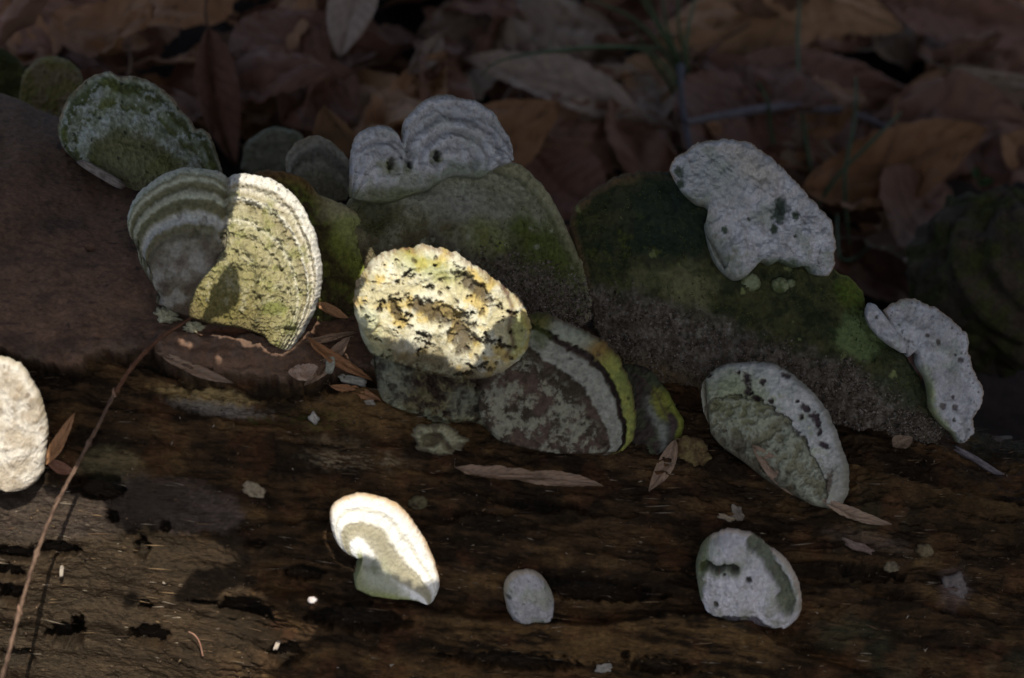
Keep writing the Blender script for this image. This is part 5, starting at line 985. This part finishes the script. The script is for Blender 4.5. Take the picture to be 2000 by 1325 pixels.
def strew(root_label, cond, n, size, cols, name, label, spike=False, seed=1):
    rt_ = next(o for o in SC.objects if (o.get('label') or '').startswith(root_label)); me = next(o for o in rt_.children if o.name.split('.')[0] == 'cap').data
    co = np.empty(len(me.vertices) * 3, np.float32); me.vertices.foreach_get('co', co); co = co.reshape(-1, 3).astype(float); nn = np.empty(len(me.vertices) * 3, np.float32); me.vertices.foreach_get('normal', nn); nn = nn.reshape(-1, 3).astype(float)
    x, y = to_px(co); q_ = np.random.default_rng(seed); p_ = cond(x, y); id_ = np.where(q_.random(len(co)) < p_ * n / max(p_.sum(), 1))[0]; m = len(id_); b0_ = co[id_] + q_.normal(0, .0002, (m, 3)); nv = nn[id_]
    sz_ = size * (.35 + 1.1 * q_.random(m) ** 2.5)
    if spike:
        d1 = nv + q_.normal(0, .45, (m, 3)) + np.array([0, 0, .4]); d1 /= np.linalg.norm(d1, axis=1)[:, None]; sd1 = np.cross(d1, q_.normal(0, 1, (m, 3))); sd1 /= np.linalg.norm(sd1, axis=1)[:, None]; sd2 = np.cross(d1, sd1)
        w__ = sz_[:, None] * .22; pv_ = np.stack([b0_ + sd1 * w__, b0_ - sd1 * w__ * .5 + sd2 * w__ * .87, b0_ - sd1 * w__ * .5 - sd2 * w__ * .87, b0_ + d1 * sz_[:, None]], 1)
    else:
        Q_ = np.linalg.qr(q_.normal(0, 1, (m, 3, 3)))[0]; pv_ = np.einsum('nij,nkj->nki', Q_, off[None] * np.stack([1 + q_.random(m), np.ones(m), .5 + .5 * q_.random(m)], 1)[:, None] * sz_[:, None, None] * .5) + b0_[:, None]
    pf_ = (np.arange(m)[:, None, None] * 4 + np.array([(0, 1, 2), (0, 3, 1), (0, 2, 3), (1, 3, 2)])[None]).reshape(-1, 3)
    ck = np.array(cols)[q_.integers(0, len(cols), m)] * (.6 + .8 * q_.random((m, 1)))
    link(name, make_mesh(name, pv_.reshape(-1, 3), pf_, M_CHIP, np.repeat(ck, 4, 0), smooth=False), rt_, label, kind='stuff')
low9 = [(1150, 560), (1250, 570), (1400, 625), (1540, 670), (1640, 690), (1750, 760), (1850, 830)]
strew('large dark green', lambda x, y: sst(-20, 40, y - curve_y(x, low9) + 30 * fbm(x, y, 60, 911, 3)) * sst(-.5, .3, fbm(x, y, 40, 912, 3)), 11000, .0008, [(.06, .045, .03), (.13, .105, .08), (.20, .17, .14), (.09, .065, .04)], 'crust_crumbs', 'grainy grey brown crumbs on the lower part', seed=1)
strew('large dark green', lambda x, y: (1 - sst(-30, 30, y - curve_y(x, low9))) * sst(-.25, .25, fbm(x, y, 50, 913, 4)), 9000, .0014, [(.03, .042, .012), (.055, .065, .012), (.085, .095, .018), (.03, .035, .015)], 'moss', 'short dark moss tufts', True, 2)
strew('big olive', lambda x, y: blob(x, y, 1040, 565, 120, 50, 20, .6, 914) + .25 * sst(520, 600, y), 4500, .0008, [(.07, .05, .035), (.15, .12, .10), (.21, .17, .15)], 'crust_crumbs', 'grainy pinkish grey crumbs near its foot', seed=3)
strew('big olive', lambda x, y: np.clip(blob(x, y, 1060, 490, 75, 60, 30, .8, 915) + blob(x, y, 740, 415, 60, 50, 0, .8, 916) + .12, 0, 1) * sst(-.3, .2, fbm(x, y, 40, 917, 3)) * (y > 360), 4500, .0011, [(.06, .075, .012), (.085, .10, .02), (.05, .05, .015)], 'moss', 'short green algae tufts', True, 4)
strew('brown rimmed', lambda x, y: sst(-.2, .3, fbm(x, y, 40, 918, 4)), 2500, .0011, [(.06, .07, .014), (.11, .12, .02), (.05, .04, .015)], 'moss', 'short yellow green moss tufts', True, 5)

# thin slivers of wood fibre lying along the grain: nobody could count them either
n = 7000; pk = rng.choice(vi, n); den = fbm(PX[pk], PY[pk], 130, 905, 3); pk = pk[den > -.2 + .5 * rng.random(n)]; n = len(pk); b0_ = V[pk] + ND[pk] * .0002
ln_ = (.0012 + .006 * rng.random(n) ** 3)[:, None]; ax = np.stack([np.ones(n), rng.normal(0, .12, n), -.13 + rng.normal(0, .10, n)], 1); ax -= ND[pk] * (ax * ND[pk]).sum(1)[:, None] - ND[pk] * rng.normal(.05, .10, n)[:, None]; ax /= np.linalg.norm(ax, axis=1)[:, None]
sx = np.cross(ax, ND[pk]); wd_ = (.00012 + .00022 * rng.random(n))[:, None]
pv = np.stack([b0_ - ax * ln_, b0_ + sx * wd_, b0_ + ax * ln_, b0_ - sx * wd_, b0_ + ND[pk] * wd_ * 1.4], 1); pf = (np.arange(n)[:, None, None] * 5 + np.array([(0, 1, 4), (1, 2, 4), (2, 3, 4), (3, 0, 4)])[None]).reshape(-1, 3)
pc = np.array([(.035, .022, .012), (.07, .043, .022), (.115, .075, .038), (.02, .013, .009), (.15, .12, .085)])[rng.integers(0, 5, n)] * (.7 + .6 * rng.random((n, 1)))
link('wood_fibres', make_mesh('wood_fibres', pv.reshape(-1, 3), pf, M_CHIP, np.repeat(pc, 5, 0), smooth=False), None, 'thin fibres and splinters lying along the grain of the log', 'fibres', None, 'stuff')

# ------------------------------------------------------------------ unseen leaf screen added overhead, its gaps cut to place the sun patches
LIT = [
 [(472, 330), (466, 400), (445, 440), (438, 475), (448, 505), (472, 548), (468, 600), (436, 622), (400, 634), (470, 655), (540, 690), (575, 700), (650, 600), (650, 480), (600, 380), (540, 330)],
 [(686, 510), (668, 530), (720, 545), (690, 600), (722, 640), (755, 658), (800, 662), (825, 680), (860, 690), (880, 712), (905, 720), (945, 716), (940, 690), (948, 650), (975, 622), (1000, 612), (1035, 640), (1045, 640), (1045, 590), (940, 505), (820, 460), (745, 480), (722, 480)],
 [(630, 960), (630, 1060), (690, 1098), (715, 1078), (735, 1088), (755, 1115), (780, 1120), (800, 1150), (825, 1140), (862, 1150), (880, 1130), (840, 1010), (760, 955)],
 [(-40, 660), (-40, 1000), (90, 1000), (240, 975), (240, 940), (215, 900), (170, 862), (130, 880), (110, 800), (60, 690)],
 [(-60, 960), (-60, 1330), (80, 1400), (180, 1330), (215, 1240), (250, 1150), (330, 1170), (380, 1110), (470, 1095), (420, 1060), (330, 1040), (240, 1050), (230, 980), (160, 975)],
 [(240, 1190), (200, 1330), (330, 1380), (480, 1360), (620, 1230), (560, 1225), (470, 1180), (330, 1185)],
 [(340, 659), (352, 663), (376, 673), (373, 679), (344, 668)], [(420, 696), (432, 698), (431, 710), (423, 708)],
 [(371, 612), (390, 560), (424, 514), (440, 520), (406, 575), (392, 626)], [(703, 515), (722, 488), (748, 512), (738, 530), (715, 545), (676, 528)],
 [(603, 1166), (616, 1166), (616, 1178), (604, 1178)], [(470, 668), (500, 671), (498, 676), (472, 674)],
]
byl = {o.get('label'): o for o in SC.objects}
LROOT = [next(o for o in SC.objects if o.get('label', '').startswith(q_)) for q_ in ('round two lobed', 'thick cream', 'small brilliant', 'pale cream shelf')]
dg = bpy.context.evaluated_depsgraph_get(); dg.update()
AX = np.cross(SUN, [0, 1, 0]); AX /= np.linalg.norm(AX); BX = np.cross(SUN, AX)
CELL = .0011
lit_pts = []; cl = Vector(CAM)
for kp, poly in enumerate(LIT):
    P_ = np.array(poly, float); x0, y0 = P_.min(0); x1, y1 = P_.max(0)
    gx_, gy_ = np.meshgrid(np.arange(x0, x1, 3), np.arange(y0, y1, 3)); ins = poly_sd(gx_.ravel(), gy_.ravel(), poly) > 0
    for a, b in zip(gx_.ravel()[ins], gy_.ravel()[ins]):
        ok, loc, _n, _i, ob_, _m = SC.ray_cast(dg, cl, Vector(ray(a, b)))
        if ok and (kp > 3 or ob_.parent is LROOT[kp]): lit_pts.append(tuple(loc))
lit_pts = np.array(lit_pts)
# region that must lie in shade: everything the frame shows
SA, SB = [], []
for a in range(-250, 2260, 50):
    for b in range(-250, 1600, 50):
        ok, loc, *_ = SC.ray_cast(dg, cl, Vector(ray(a, b)))
        if ok: p = np.array(loc); SA.append(p @ AX); SB.append(p @ BX)
a0, a1, b0, b1 = min(SA) - .05, max(SA) + .05, min(SB) - .05, max(SB) + .05
na, nb_ = int((a1 - a0) / CELL), int((b1 - b0) / CELL)
litm = np.zeros((na, nb_), bool); ia = ((lit_pts @ AX - a0) / CELL).astype(int); ib = ((lit_pts @ BX - b0) / CELL).astype(int)
litm[ia.clip(0, na - 1), ib.clip(0, nb_ - 1)] = True
def dil(m, k=1):
    for _ in range(k):
        q_ = m.copy(); q_[1:] |= m[:-1]; q_[:-1] |= m[1:]; q_[:, 1:] |= m[:, :-1]; q_[:, :-1] |= m[:, 1:]; m = q_
    return m
litm = ~dil(~dil(litm, 2), 2)
dist = np.zeros(litm.shape, np.int16); cur = litm.copy()
for k in range(1, 38): nx_ = dil(cur); dist[nx_ & ~cur] = k; cur = nx_
dist[~cur] = 38
cov = litm.copy(); leaves = []
for R_ in (36, 24, 16, 10, 7, 4.5, 3, 2, 1.2):
    cand = np.argwhere((dist >= R_ + .5) & ~cov); rng.shuffle(cand); ri = int(math.ceil(R_)); inr = max(1.0, R_ * .62)
    di_, dj_ = np.mgrid[-ri:ri + 1, -ri:ri + 1]; st_ = (di_ ** 2 + dj_ ** 2) <= inr ** 2
    for i, j in cand:
        if cov[i, j]: continue
        leaves.append((i, j, R_)); i0, i1, j0, j1 = max(0, i - ri), min(na, i + ri + 1), max(0, j - ri), min(nb_, j + ri + 1)
        cov[i0:i1, j0:j1] |= st_[i0 - i + ri:i1 - i + ri, j0 - j + ri:j1 - j + ri]
def overhead(a, b, rl):
    base = AX * a + BX * b; w_ = .30
    while w_ < 3:
        p = base + SUN * w_; x_, y_ = to_px(p); zc = (p - CAM) @ FWD
        if (zc < 0.02 or y_ + rl * FPX / zc < -60) and p[2] > .16: return w_
        w_ += .02
    return w_
ov = {}; lv, lf = [], []
shape = [(-1, 0), (-.6, .45), (0, .8), (.6, .55), (1.05, 0), (.6, -.55), (0, -.8), (-.6, -.45)]
for (i, j, R_) in leaves:
    key = (i // 16, j // 16, R_)
    if key not in ov: ov[key] = overhead(a0 + key[0] * 16 * CELL, b0 + key[1] * 16 * CELL, R_ * CELL * 1.6 + .012)
    w_ = ov[key] + rng.random() * .05; a = a0 + (i + .5) * CELL; b = b0 + (j + .5) * CELL; r_ = R_ * CELL * (1.0 if R_ > 2 else 1.25)
    an = rng.uniform(0, 6.28); tx, ty = rng.normal(0, .25, 2); n0 = len(lv)
    for (x_, y_) in shape:
        u_ = r_ * (x_ * math.cos(an) - y_ * math.sin(an)); v_ = r_ * (x_ * math.sin(an) + y_ * math.cos(an))
        lv.append(AX * (a + u_) + BX * (b + v_) + SUN * (w_ + tx * u_ + ty * v_ + .15 * r_ * abs(y_)))
    lf += [(n0, n0 + 1, n0 + 7, n0), (n0 + 1, n0 + 2, n0 + 6, n0 + 7), (n0 + 2, n0 + 3, n0 + 5, n0 + 6), (n0 + 3, n0 + 4, n0 + 5, n0 + 3)]
bm_f = [f if len(set(f)) == 4 else None for f in lf]
T = empty('added_shade_screen', 'unseen leaf screen added over the log, its gaps shaping the patches of sun', 'shade screen')
lv = np.array(lv); me = bpy.data.meshes.new('screen_leaves'); me.from_pydata([tuple(p) for p in lv], [], [tuple(dict.fromkeys(f)) for f in lf]); me.update()
MF = bpy.data.materials.new('screen_leaf'); MF.use_nodes = True; b_ = MF.node_tree.nodes['Principled BSDF']; nz_ = N(MF.node_tree, 'ShaderNodeTexNoise', Scale=60.0); cr_ = N(MF.node_tree, 'ShaderNodeValToRGB')
cr_.color_ramp.elements[0].color = (.05, .04, .02, 1); cr_.color_ramp.elements[1].color = (.09, .08, .035, 1); MF.node_tree.links.new(nz_.outputs[0], cr_.inputs[0]); MF.node_tree.links.new(cr_.outputs[0], b_.inputs['Base Color']); b_.inputs['Roughness'].default_value = .7
me.materials.append(MF); o = link('screen_leaves', me, T); o['kind'] = 'stuff'
print('leaves', len(leaves), 'lit', len(lit_pts), 'litter', cnt, 'plane', na, nb_)
